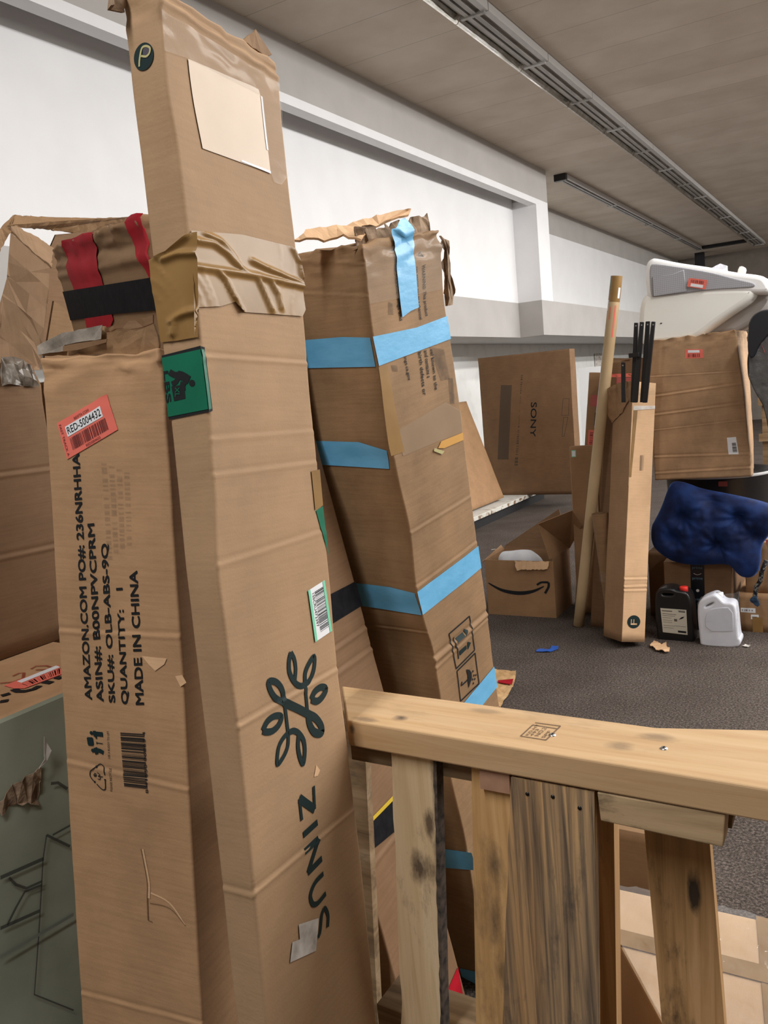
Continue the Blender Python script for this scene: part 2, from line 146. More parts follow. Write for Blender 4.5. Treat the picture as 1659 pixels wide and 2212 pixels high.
PT={
'b2':[[-0.7066,1.105,0.9854],[-0.6227,1.105,0.9872],[-0.6521,1.105,0.5141],[-0.737,1.105,0.4839]],
'b3':[[-0.5595,1.105,0.994],[-0.4892,1.105,0.9946],[-0.5202,1.105,0.5609],[-0.5883,1.105,0.5367]],
'b4':[[-0.4854,1.093,1.0009],[-0.3571,1.093,1.0006],[-0.3737,1.093,0.6222],[-0.531,1.093,0.5663]],
'hb':[[-0.3522,1.101,0.9976],[-0.1803,1.101,0.9944],[-0.1848,1.101,0.9579],[-0.3493,1.101,0.9623]],
'bk1':[[-0.8679,1.213,0.9205],[-0.833,1.213,0.9261],[-0.8627,1.213,0.4091],[-0.8751,1.213,0.4152]],
'bk2':[[-0.3958,1.213,0.8888],[-0.369,1.213,0.8888],[-0.3822,1.213,0.5264],[-0.4155,1.213,0.5146]],
'b5':[[-0.3204,1.213,0.8591],[-0.2252,1.213,0.8864],[-0.2128,1.213,0.5866],[-0.3079,1.213,0.5528]],
'pink':[[-0.5404,1.101,0.9914],[-0.4903,1.101,0.9887],[-0.4915,1.101,0.9718],[-0.5411,1.101,0.9719]],
'strB':[[-0.7932,1.124,0.991],[-0.7959,1.124,0.9665],[-0.6356,1.124,0.9722],[-0.364,1.124,0.993]],
'notch':[[-0.1899,1.124,0.9635],[-0.1863,1.124,0.9423],[-0.174,1.124,0.96],[-0.1449,1.124,0.9676],[-0.1341,1.124,0.9672],[-0.1338,1.124,0.9786]],
'lowst':[[-0.8083,1.124,0.4887],[-0.7485,1.124,0.4764],[-0.7883,1.124,0.451],[-0.7034,1.124,0.4812]],
'rail':[[-0.7795,1.0907,1.054],[-0.1275,1.0799,1.054],[-0.8816,1.2283,1.054],[-0.2994,1.224,1.054],[-0.1477,1.2669,1.054]],
'screws':[[-0.437,1.1462,1.054],[-0.2726,1.1545,1.054],[-0.4485,1.1512,1.054]],
'stamp':[[-0.4807,1.1264,1.054],[-0.4397,1.1254,1.054],[-0.436,1.1814,1.054],[-0.4776,1.181,1.054],[-0.4782,1.1716,1.054],[-0.4379,1.17,1.054]],
'fpanel':[[-2.2057,1.6424,2.1542],[-2.1481,1.717,2.0502],[-2.1612,1.7005,1.9449],[-2.1799,1.6764,1.8298],[-2.1906,1.6625,1.7507],[-2.2838,1.5319,1.7625],[-2.2635,1.5617,1.7871],[-2.2421,1.5923,1.9067],[-2.2271,1.6133,2.0076],[-2.2225,1.6195,2.026]],
'fdiag':[[-2.2048,1.6435,2.1726],[-2.2194,1.7072,2.1636],[-2.2549,1.8236,2.1341],[-2.1481,1.717,2.0502],[-2.1811,1.6749,2.1109],[-2.2057,1.6424,2.1542]],
'ftop':[[-2.2391,1.6812,2.2151],[-2.4208,2.0928,2.2857],[-2.5125,2.4367,2.3545],[-2.4712,2.1871,2.2588],[-2.4251,2.0878,2.237],[-2.3858,1.9793,2.2277],[-2.2907,1.7784,2.1989],[-2.2048,1.6435,2.1726]],
'fleft':[[-2.206,1.5568,2.1166],[-2.2391,1.6812,2.2151],[-2.2215,1.6713,2.1761],[-2.2064,1.6414,2.1542],[-2.213,1.5469,2.0328]],
'finner':[[-2.4028,1.9588,2.2162],[-2.4031,2.1131,2.2439],[-2.4447,2.0649,1.8284],[-2.4305,1.8426,1.8287],[-2.3916,1.8928,2.1283],[-2.4088,1.9513,2.1572]],
'fside':[[-2.1915,1.7428,1.9602],[-2.2631,1.8924,1.9165],[-2.276,1.8768,1.7677],[-2.2269,1.6974,1.7672]],
'gbody':[[-2.11,1.4772,1.7829],[-2.11,1.5966,1.7453],[-2.11,1.5294,0.9273]],
'gtape':[[-2.105,1.4732,1.7796],[-2.105,1.5303,1.7802],[-2.105,1.561,1.7683],[-2.105,1.5749,1.7336],[-2.105,1.5785,1.6959],[-2.105,1.5245,1.7096],[-2.105,1.4609,1.7094]],
'gcre':[[-2.11,1.4144,1.4231],[-2.11,1.5695,1.4179],[-2.11,1.3742,1.1931],[-2.11,1.551,1.1918]],
'hred':[[-1.8945,1.196,0.951],[-1.8895,1.3549,0.951],[-1.8126,1.3079,0.951],[-1.8188,1.2015,0.951],[-1.8447,1.1905,0.951]],
'hwhite':[[-1.8853,1.2266,0.952],[-1.8893,1.3469,0.952],[-1.8658,1.3419,0.952],[-1.8618,1.223,0.952]],
'hbar':[[-1.8558,1.2188,0.952],[-1.8602,1.3402,0.952],[-1.8193,1.3095,0.952],[-1.8275,1.2139,0.952]],
'hc':[[-1.8452,1.1874,0.951],[-1.8183,1.1812,0.951],[-1.7991,1.1872,0.951],[-1.7904,1.2044,0.951],[-1.7958,1.2264,0.951]],
'hd1':[[-1.8324,1.1452,0.951],[-1.8257,1.1644,0.951]],
'hd2':[[-1.7971,1.1176,0.951],[-1.7833,1.1303,0.951]],
'hd3':[[-1.8152,1.2507,0.951],[-1.7822,1.2516,0.951]],
'hd4':[[-1.8106,1.2847,0.951],[-1.7869,1.284,0.951]],
'hr1':[[-1.9247,1.205,0.951],[-1.8982,1.2224,0.951],[-1.896,1.2511,0.951],[-1.9347,1.2815,0.951],[-1.9463,1.2748,0.951],[-1.9421,1.2533,0.951]],
'hr2':[[-1.9428,1.3089,0.951],[-1.9509,1.3303,0.951],[-1.9239,1.3416,0.951],[-1.8922,1.3371,0.951],[-1.8949,1.3196,0.951],[-1.9226,1.3082,0.951]],
'itear':[[-1.697,1.0166,0.7651],[-1.697,1.047,0.788],[-1.697,1.1022,0.7917],[-1.697,1.1297,0.8006],[-1.697,1.1226,0.7735],[-1.697,1.1099,0.7142],[-1.697,1.0911,0.7279],[-1.697,1.0395,0.7452],[-1.697,1.0112,0.7344]],
'ipeel':[[-1.69,1.1436,0.8694],[-1.69,1.1559,0.8293],[-1.69,1.1405,0.81],[-1.69,1.1153,0.8019],[-1.69,1.1345,0.817]],
'iline1':[[-1.697,0.9878,0.5999],[-1.697,1.0989,0.5833]],
'iline2':[[-1.697,0.9683,0.4884],[-1.697,1.067,0.4688]],
'iline3':[[-1.697,1.1151,0.6343],[-1.697,1.0968,0.5846],[-1.697,1.0551,0.414],[-1.697,1.0208,0.2851],[-1.697,1.1122,0.1753]],
'iline4':[[-1.697,1.1151,0.6343],[-1.697,1.1717,0.5742]],
'iline4b':[[-1.697,1.1306,0.626],[-1.697,1.1804,0.6243]],
'iarc':[[-1.697,1.0076,0.5881],[-1.697,1.0211,0.5629],[-1.697,1.0444,0.5402],[-1.697,1.0854,0.5334]],
'iarc2':[[-1.697,0.9854,0.4859],[-1.697,1.0122,0.5121],[-1.697,1.0389,0.5348],[-1.697,1.084,0.5253]],
'iline5':[[-1.697,1.1472,0.7486],[-1.697,1.1657,0.742],[-1.697,1.1887,0.7153]],
'icre':[[-1.695,0.9561,0.4264],[-1.695,1.1511,0.4071]],
'hcorn':[[-1.7,1.0504,0.9467],[-1.7,1.2195,0.9551]],
'clid':[[-0.0347,0.1,1.9531],[0.0093,0.09,1.9566],[0.0748,0.07,1.9545],[0.1647,0.05,1.9639],[0.2377,0.03,1.9651],[0.2202,0.03,1.9539],[0.1633,0.04,1.9485],[0.1078,0.05,1.9388],[0.0181,0.01,1.9196],[0.0125,0.05,1.9319],[-0.0217,0.07,1.9326],[-0.0747,0.1,1.9402]],
'cright':[[0.3247,0.02,1.9085],[0.3414,0.02,1.8988],[0.3436,0.02,1.8471],[0.3375,0.02,1.8006],[0.342,0.02,1.7554],[0.3072,0.02,1.7504],[0.3156,0.02,1.8169]],
'aflap':[[0.2327,0.04,2.1549],[0.2765,0.04,2.1884],[0.3119,0.04,2.1627],[0.2955,0.04,2.155]],
'atear':[[-0.0276,0.06,2.1192],[0.0133,0.06,2.1366],[0.0187,0.06,2.1333],[-0.0046,0.06,2.1096],[-0.0074,0.06,2.1036],[-0.0228,0.06,2.1021],[-0.0296,0.06,2.1061]],
'btorn':[[-0.0141,0.02,1.7067],[0.0374,0.02,1.7228],[0.122,0.02,1.7313],[0.1232,0.02,1.7204],[0.1857,0.02,1.7194],[0.2185,0.02,1.7262],[0.2213,0.02,1.711],[0.2259,0.02,1.6957],[0.223,0.02,1.6794],[0.1086,0.02,1.6871],[-0.0144,0.02,1.6922]],
'btape':[[-0.0091,0.015,1.706],[0.0422,0.015,1.722],[0.1264,0.015,1.7305],[0.1228,0.015,1.7092],[0.0449,0.015,1.7045],[0.042,0.015,1.6951],[-0.0092,0.015,1.6924]],
'bbrown':[[0.0457,0.014,1.7028],[0.079,0.014,1.7055],[0.1355,0.014,1.7083],[0.1331,0.014,1.7031],[0.0761,0.014,1.6947],[0.045,0.014,1.6941]],
'bdark':[[0.1129,0.03,1.7282],[0.1353,0.03,1.7329],[0.2097,0.03,1.7414],[0.2107,0.03,1.7277],[0.1623,0.03,1.7249],[0.1124,0.03,1.722]],
'sonytxt':[[-3.703,9.6,0.8707],[-3.6619,9.6,1.2891],[-3.5855,9.6,1.2838],[-3.6322,9.6,0.8673]],
'sonyrect':[[-4.1502,9.6,0.6086],[-4.0049,9.6,0.6036],[-3.8955,9.6,1.5131],[-4.0373,9.6,1.5245]],
'sonyl1':[[-3.9304,9.6,0.5258],[-3.7422,9.6,1.6215],[-3.7678,9.6,1.6237],[-3.884,9.6,0.5243]],
'sonyr':[[-3.289,9.6,1.1083],[-3.203,9.6,1.103],[-3.1855,9.6,1.2973],[-3.2588,9.6,1.3026]],
'sonyr2':[[-3.2979,9.6,0.8571],[-3.2732,9.6,0.8559],[-3.2106,9.6,1.0797],[-3.2658,9.6,1.083]],
'pad':[[-1.1805,5.12,2.1808],[-1.1634,5.12,2.1967],[-1.1428,5.12,2.1968],[-1.019,5.12,2.1503],[-0.8439,5.12,2.1001],[-0.7122,5.12,2.0511],[-0.5871,5.12,2.0202],[-0.5657,5.12,2.0009],[-0.5466,5.12,1.9595],[-0.5523,5.12,1.9448],[-0.6769,5.12,1.9657],[-0.8667,5.12,1.9875],[-0.9847,5.12,1.9914],[-1.0653,5.12,1.99],[-1.1595,5.12,1.9901],[-1.18,5.12,1.997],[-1.1886,5.12,2.0893]],
'padin':[[-1.1693,5.115,2.1746],[-1.1384,5.115,2.1761],[-0.9986,5.115,2.1348],[-0.8245,5.115,2.079],[-0.712,5.115,2.0292],[-0.6164,5.115,1.9942],[-0.6112,5.115,1.9798],[-0.6389,5.115,1.9778],[-0.827,5.115,1.9938],[-0.9677,5.115,1.9949],[-1.0641,5.115,1.9936],[-1.154,5.115,1.9954],[-1.1682,5.115,2.0035]],
'padpocket':[[-1.1524,5.11,2.1061],[-1.0467,5.11,2.1031],[-0.9823,5.11,2.1179],[-0.9705,5.11,2.0011],[-1.1528,5.11,1.997]],
'padlab':[[-0.9638,5.11,2.0245],[-0.9523,5.11,2.0712],[-0.8535,5.11,2.0451],[-0.8648,5.11,1.9948]],
'padlabw':[[-0.946,5.11,2.024],[-0.9415,5.11,2.0395],[-0.8764,5.11,2.0204],[-0.88,5.11,2.0049]],
'wedge':[[-1.2136,5.12,1.9931],[-1.1638,5.12,1.9865],[-1.0653,5.12,1.99],[-0.9767,5.12,1.9924],[-0.6399,5.12,1.9626],[-0.6311,5.12,1.9437],[-0.6596,5.12,1.9122],[-0.755,5.12,1.861],[-0.8531,5.12,1.8003],[-0.9335,5.12,1.7442],[-1.0017,5.12,1.7393],[-1.174,5.12,1.7411],[-1.2309,5.12,1.7387],[-1.2347,5.12,1.8448]],
'wedge2':[[-0.9663,5.3,1.7493],[-0.883,5.3,1.8074],[-0.7816,5.3,1.8701],[-0.6534,5.3,1.9518],[-0.5573,5.3,1.9309],[-0.5584,5.3,1.8747],[-0.6277,5.3,1.8185],[-0.6706,5.3,1.7909],[-0.7414,5.3,1.7537],[-0.7726,5.3,1.7655],[-0.8646,5.3,1.7507]],
'bag':[[-0.9098,5.47,2.1355],[-0.8393,5.47,2.163],[-0.8034,5.47,2.1449],[-0.8028,5.47,2.0923],[-0.8815,5.47,2.1186]],
'peg':[[-0.7449,5.47,2.0818],[-0.7338,5.47,2.124],[-0.7199,5.47,2.1248],[-0.7024,5.47,2.111],[-0.709,5.47,2.0849],[-0.7174,5.47,2.0652]],
'cushion':[[-1.0759,5.02,0.9092],[-1.0356,5.02,0.916],[-0.9786,5.02,0.8997],[-0.9086,5.02,0.8683],[-0.7978,5.02,0.8442],[-0.676,5.02,0.8168],[-0.5581,5.02,0.7828],[-0.493,5.02,0.7462],[-0.5209,5.02,0.6444],[-0.5749,5.02,0.5703],[-0.5954,5.02,0.5403],[-0.605,5.02,0.406],[-0.6328,5.02,0.36],[-0.6739,5.02,0.3433],[-0.7145,5.02,0.3568],[-0.7541,5.02,0.4237],[-0.8449,5.02,0.4208],[-0.9521,5.02,0.4097],[-1.0684,5.02,0.4216],[-1.1485,5.02,0.4665],[-1.2063,5.02,0.5284],[-1.2055,5.02,0.6389],[-1.1772,5.02,0.6861],[-1.1367,5.02,0.7639],[-1.1036,5.02,0.8561]],
'tufts':[[-1.0068,5.02,0.7096],[-1.0623,5.02,0.5857],[-0.8202,5.02,0.5436],[-0.7058,5.02,0.7024],[-0.8474,5.02,0.8075],[-0.6275,5.02,0.5991]],
'rods':[[-1.1972,4.78,1.8427],[-1.1762,4.78,1.8402],[-1.2331,4.78,1.5237],[-1.2011,4.78,1.521],[-1.1586,4.78,1.8416],[-1.1378,4.78,1.8392],[-1.2153,4.78,1.5222],[-1.1869,4.78,1.5199],[-1.1341,4.78,1.8422],[-1.1113,4.78,1.8409],[-1.1798,4.78,1.5193],[-1.1446,4.78,1.5164],[-1.0963,4.78,1.8364],[-1.0757,4.78,1.834],[-1.1587,4.78,1.5175],[-1.1341,4.78,1.5155],[-1.2748,4.78,1.6313],[-1.2533,4.78,1.6293],[-1.2783,4.78,1.5274],[-1.2546,4.78,1.5255],[-1.2154,4.78,1.6755],[-1.1591,4.78,1.6699],[-1.2165,4.78,1.6507],[-1.1602,4.78,1.6453]],
'jb':[[-1.1461,4.87,0.2704],[-1.1348,4.87,0.2929],[-1.1013,4.87,0.3054],[-1.0563,4.87,0.3053],[-1.0364,4.87,0.2933],[-1.0205,4.87,0.2854],[-1.018,4.87,0.2985],[-0.9796,4.87,0.3003],[-0.9781,4.87,0.2875],[-0.9615,4.87,0.2452],[-0.9556,4.87,0.185],[-0.9495,4.87,0.0069],[-0.9663,4.87,-0.012],[-1.1385,4.87,-0.0083],[-1.146,4.87,0.0134],[-1.1535,4.87,0.1906]],
'jbh':[[-1.1186,4.87,0.2849],[-1.0528,4.87,0.2881],[-1.0411,4.87,0.2757],[-1.0497,4.87,0.2622],[-1.1071,4.87,0.2614],[-1.1233,4.87,0.2715]],
'jblab':[[-1.1255,4.81,0.1922],[-0.98,4.81,0.1895],[-0.978,4.81,0.0398],[-1.1169,4.81,0.0465]],
'jbcap':[[-1.0205,4.87,0.2854],[-0.9781,4.87,0.2875],[-0.9773,4.87,0.3112],[-1.0196,4.87,0.3092]],
'jw':[[-0.9011,4.83,0.2336],[-0.8866,4.83,0.26],[-0.851,4.83,0.2788],[-0.8158,4.83,0.2933],[-0.7935,4.83,0.2692],[-0.7712,4.83,0.2452],[-0.7219,4.83,0.248],[-0.7135,4.83,0.2067],[-0.7062,4.83,0.0516],[-0.695,4.83,0.0441],[-0.6956,4.83,0.0229],[-0.7131,4.83,0.0024],[-0.8401,4.83,-0.0062],[-0.8948,4.83,0],[-0.8982,4.83,0.0192],[-0.9066,4.83,0.1863]],
'jwh':[[-0.8779,4.83,0.2264],[-0.8677,4.83,0.2398],[-0.8322,4.83,0.2608],[-0.815,4.83,0.2554],[-0.8213,4.83,0.2382],[-0.8489,4.83,0.2196],[-0.8724,4.83,0.2131]],
'jwrec':[[-0.8666,4.77,0.193],[-0.8159,4.77,0.2214],[-0.725,4.77,0.229],[-0.7247,4.77,0.098],[-0.7324,4.77,0.0932],[-0.8701,4.77,0.0827]],
'jwbag':[[-0.9091,4.8,0.2456],[-0.8883,4.8,0.2848],[-0.8031,4.8,0.3018],[-0.7536,4.8,0.3064],[-0.7158,4.8,0.3145],[-0.6838,4.8,0.3285],[-0.7021,4.8,0.2697],[-0.7013,4.8,0.1534],[-0.6907,4.8,0.0538],[-0.7087,4.8,0.0102],[-0.8913,4.8,0.0076],[-0.9028,4.8,0.1992]],
'bigbox':[[-1.1723,5.1,1.7018],[-0.7273,5.1,1.7449],[-0.6879,5.1,0.8976],[-1.1888,5.1,0.9394]],
'bigboxR':[[-0.6976,5.1,1.731],[-0.6193,5.1,0.9476]],
'bbred':[[-0.9903,5.1,1.6208],[-0.8814,5.1,1.614],[-0.8832,5.1,1.6649],[-0.9849,5.1,1.6731]],
'bbw':[[-0.7904,5.1,1.0529],[-0.7421,5.1,1.0511],[-0.7464,5.1,1.151],[-0.7932,5.1,1.1495]],
'prime':[[-1.1425,5.05,0.4086],[-0.7647,5.05,0.4053],[-0.7611,5.05,0.2428],[-0.7234,5.05,0.2621],[-0.9939,5.05,0.4088],[-0.9225,5.05,0.4023],[-0.9203,5.05,0.217],[-0.9923,5.05,0.2133]],
'rbl1':[[-0.7272,5.08,0.1162],[-0.647,5.08,0.1148],[-0.6464,5.08,0.1432],[-0.7265,5.08,0.1426]],
'rbl2':[[-0.6732,5.08,0.0759],[-0.6304,5.08,0.0766],[-0.6298,5.08,0.105],[-0.6725,5.08,0.1044]],
'strap':[[-0.57,4.9,0.4599],[-0.5945,4.9,0.3903],[-0.6034,4.9,0.3381],[-0.6234,4.9,0.3068],[-0.6324,4.9,0.254],[-0.6293,4.9,0.2192]],
'strapend':[[-0.6604,4.9,0.2305],[-0.6442,4.9,0.2534],[-0.6246,4.9,0.2544],[-0.6023,4.9,0.2077],[-0.6182,4.9,0.1936]],
'dgrey':[[-0.6169,4.9,1.7493],[-0.6105,4.9,1.7842],[-0.5895,4.9,1.8132],[-0.5415,4.9,1.8308],[-0.4909,4.9,1.8206],[-0.5061,4.9,1.0238],[-0.5357,4.9,1.2494],[-0.5519,4.9,1.3314],[-0.5733,4.9,1.3733],[-0.5947,4.9,1.4152],[-0.6088,4.9,1.4567],[-0.6213,4.9,1.482],[-0.6261,4.9,1.5186],[-0.6263,4.9,1.5869],[-0.6158,4.9,1.6379],[-0.6089,4.9,1.6929]],
'tapelab':[[-0.5668,4.9,1.6725],[-0.5598,4.9,1.656],[-0.5425,4.9,1.6067],[-0.5458,4.9,1.6229]],
'pinkst':[[-0.5871,5,0.5498],[-0.5483,5,0.5505],[-0.5493,5,0.4985],[-0.5726,5,0.4979]],
'crates':[[-0.7159,5.6,1.3081],[-0.5712,5.6,1.3211],[-0.572,5.6,1.2753],[-0.7123,5.6,1.2752],[-0.6991,5.6,1.1013],[-0.5755,5.6,1.0953],[-0.5762,5.6,1.0535],[-0.6956,5.6,1.0635]],
'tbL':[[-1.6444,5.3,1.6035],[-1.5403,5.3,1.6104],[-1.6492,5.3,1.5917],[-1.5466,5.3,1.4897],[-1.7025,5.3,1.1696],[-1.6544,5.3,1.4981],[-1.6002,5.3,1.4939],[-1.6054,5.3,1.4289],[-1.6539,5.3,1.4324],[-1.6727,5.3,1.1682],[-1.6221,5.3,1.1658],[-1.6121,5.3,1.273],[-1.6621,5.3,1.2842],[-1.6258,5.3,1.2986],[-1.6189,5.3,1.3806],[-1.5727,5.3,1.3857],[-1.5775,5.3,1.2957]],
'sm':[[-1.7751,5.25,1.1191],[-1.6975,5.25,1.1284],[-1.7695,5.25,1.0684],[-1.7351,5.25,1.0672],[-1.7332,5.25,1.1006],[-1.7649,5.25,1.1019]],
'midbox':[[-1.3809,5,1.671],[-1.2708,5,1.69],[-1.3869,5,1.6265],[-1.3119,5,1.612],[-1.3922,5,1.521],[-1.3466,5,1.5173]],
'scrap':[[-1.1532,4.6711,0.004],[-1.1559,4.7553,0.004],[-1.0986,4.7096,0.004],[-1.0823,4.7503,0.004],[-1.0643,4.683,0.004],[-1.0439,4.6532,0.004],[-1.0333,4.5869,0.004],[-1.0563,4.5806,0.004],[-1.1031,4.6022,0.004]],
'scrap2':[[-0.684,4.8038,0.004],[-0.6709,4.8307,0.004],[-0.6403,4.8248,0.004],[-0.6529,4.7936,0.004]],
'bluescrap':[[-1.7497,4.4122,0.004],[-1.7601,4.4567,0.004],[-1.6866,4.4766,0.004],[-1.6939,4.5324,0.004],[-1.6599,4.5415,0.004],[-1.6417,4.4888,0.004],[-1.6714,4.4336,0.004]],
'kraftfl':[[-1.8383,4.0001,0.03],[-1.7106,4.0045,0.03],[-1.6876,3.9468,0.03],[-1.6421,3.7914,0.03],[-1.5995,3.5244,0.03],[-1.6297,3.5146,0.03]],
'kraftred':[[-1.7385,3.8216,0.033],[-1.669,3.8657,0.033],[-1.6465,3.7893,0.033],[-1.7246,3.7954,0.033]],
'redbit':[[-0.9054,1.62,0.1651],[-0.9311,1.62,0.1205],[-0.9386,1.62,0.0142],[-0.9063,1.62,0.0256],[-0.8924,1.62,0.126]],
'amzbox':[[-2.3493,5.1,0.4082],[-2.3483,5.1,0.3729],[-2.3546,5.1,0.0014],[-1.8686,5.1,0.0153],[-1.8817,5.1,0.414],[-1.961,5.1,0.6318],[-1.7719,5.1,0.7089],[-1.7153,5.1,0.594],[-1.7417,5.1,0.4844],[-1.8392,5.1,0.0447]],
'smile':[[-2.3375,5.1,0.2222],[-2.2404,5.1,0.1756],[-2.1245,5.1,0.1602],[-2.023,5.1,0.1758],[-1.9395,5.1,0.2143],[-1.9881,5.1,0.2224],[-1.9552,5.1,0.2411],[-1.9063,5.1,0.2432],[-1.9083,5.1,0.2123],[-1.9356,5.1,0.1664]],
'pillow':[[-2.3432,5.3,0.3313],[-2.3175,5.3,0.4191],[-2.2459,5.3,0.4135],[-2.1182,5.3,0.4306],[-2.0546,5.3,0.3966],[-2.0138,5.3,0.3553]],
'walln':[[-4.9,15.5538,1.9348],[-4.9,16.5735,1.925],[-4.9,16.5813,1.6505],[-4.9,16.8891,1.6432]],
'white':[[-2.8441,9,1.6381],[-2.7267,9,1.6335],[-2.9334,9,0.8413]],
'dark1':[[-1.2751,5.15,0.4471],[-1.1629,5.15,0.4499],[-1.1827,5.15,-0.0552],[-1.297,5.15,-0.0639]],
'kb':[[-0.6126,2.3,0.2355],[-0.6837,2.3,0.0306]],}
# ---------------------------------------------------------------- materials
def new_mat(name):
    m = bpy.data.materials.new(name); m.use_nodes = True
    nt = m.node_tree; return m, nt, nt.nodes['Principled BSDF']
def N(nt, typ, **kw):
    n = nt.nodes.new(typ)
    for k, v in kw.items(): setattr(n, k, v)
    return n
def val(n, i, v): n.inputs[i].default_value = v
def flat(name, col, rough=0.6, metal=0.0, alpha=None, sheen=0, coat=0, spec=0.5):
    m, nt, b = new_mat(name)
    b.inputs['Base Color'].default_value = (*col, 1); b.inputs['Roughness'].default_value = rough
    b.inputs['Metallic'].default_value = metal; b.inputs['Specular IOR Level'].default_value = spec
    if coat: b.inputs['Coat Weight'].default_value = coat
    if sheen: b.inputs['Sheen Weight'].default_value = sheen
    if alpha is not None: b.inputs['Alpha'].default_value = alpha
    return m
def mottled(name, c1, c2, scale=8, rough=0.8, stretch=(1, 1, 1), bump=0.0, bscale=60, spec=0.3, detail=4, alpha=None, bdist=0.002, contrast=(0.35, 0.65), coat=0):
    m, nt, b = new_mat(name)
    tc = N(nt, 'ShaderNodeTexCoord'); mp = N(nt, 'ShaderNodeMapping'); nt.links.new(tc.outputs['Object'], mp.inputs[0])
    mp.inputs['Scale'].default_value = stretch
    nz = N(nt, 'ShaderNodeTexNoise'); val(nz, 'Scale', scale); val(nz, 'Detail', detail); nt.links.new(mp.outputs[0], nz.inputs[0])
    rp = N(nt, 'ShaderNodeValToRGB'); nt.links.new(nz.outputs[0], rp.inputs[0])
    rp.color_ramp.elements[0].position = contrast[0]; rp.color_ramp.elements[1].position = contrast[1]
    rp.color_ramp.elements[0].color = (*c1, 1); rp.color_ramp.elements[1].color = (*c2, 1)
    nt.links.new(rp.outputs[0], b.inputs['Base Color'])
    b.inputs['Roughness'].default_value = rough; b.inputs['Specular IOR Level'].default_value = spec
    if alpha is not None: b.inputs['Alpha'].default_value = alpha
    if coat: b.inputs['Coat Weight'].default_value = coat; b.inputs['Coat Roughness'].default_value = 0.15
    if bump:
        n2 = N(nt, 'ShaderNodeTexNoise'); val(n2, 'Scale', bscale); val(n2, 'Detail', 3); nt.links.new(mp.outputs[0], n2.inputs[0])
        bp = N(nt, 'ShaderNodeBump'); val(bp, 'Strength', bump); val(bp, 'Distance', bdist)
        nt.links.new(n2.outputs[0], bp.inputs['Height']); nt.links.new(bp.outputs[0], b.inputs['Normal'])
    return m
def cardboard(name, col, axis=2, flute=0.25, dirt=0.35):
    """kraft board: blotchy pulp colour, faint flute lines across the sheet, grey scuffs"""
    m, nt, b = new_mat(name); L = nt.links
    tc = N(nt, 'ShaderNodeTexCoord')
    nz = N(nt, 'ShaderNodeTexNoise'); val(nz, 'Scale', 5.0); val(nz, 'Detail', 6); val(nz, 'Roughness', 0.65); L.new(tc.outputs['Object'], nz.inputs[0])
    mp = N(nt, 'ShaderNodeMapping'); L.new(tc.outputs['Object'], mp.inputs[0])
    sc = [9, 9, 9]; sc[axis] = 150; mp.inputs['Scale'].default_value = sc
    fl = N(nt, 'ShaderNodeTexNoise'); val(fl, 'Scale', 1.0); val(fl, 'Detail', 2); L.new(mp.outputs[0], fl.inputs[0])
    fine = N(nt, 'ShaderNodeTexNoise'); val(fine, 'Scale', 260.0); val(fine, 'Detail', 2); L.new(tc.outputs['Object'], fine.inputs[0])
    rp = N(nt, 'ShaderNodeValToRGB'); L.new(nz.outputs[0], rp.inputs[0])
    d = [c*(1-dirt*0.55) for c in col]; l = [min(1, c*(1+dirt*0.25)) for c in col]
    rp.color_ramp.elements[0].position = 0.28; rp.color_ramp.elements[1].position = 0.72
    rp.color_ramp.elements[0].color = (*d, 1); rp.color_ramp.elements[1].color = (*l, 1)
    m1 = N(nt, 'ShaderNodeMix', data_type='RGBA', blend_type='MULTIPLY'); val(m1, 0, flute)
    L.new(rp.outputs[0], m1.inputs[6])
    r2 = N(nt, 'ShaderNodeValToRGB'); r2.color_ramp.elements[0].position = 0.35; r2.color_ramp.elements[1].position = 0.6
    r2.color_ramp.elements[0].color = (0.55, 0.5, 0.45, 1); L.new(fl.outputs[0], r2.inputs[0]); L.new(r2.outputs[0], m1.inputs[7])
    L.new(m1.outputs[2], b.inputs['Base Color'])
    b.inputs['Roughness'].default_value = 0.72; b.inputs['Specular IOR Level'].default_value = 0.25
    ad = N(nt, 'ShaderNodeMath', operation='ADD'); L.new(fl.outputs[0], ad.inputs[0]); L.new(fine.outputs[0], ad.inputs[1])
    bp = N(nt, 'ShaderNodeBump'); val(bp, 'Strength', 0.25); val(bp, 'Distance', 0.001); L.new(ad.outputs[0], bp.inputs['Height'])
    L.new(bp.outputs[0], b.inputs['Normal'])
    return m
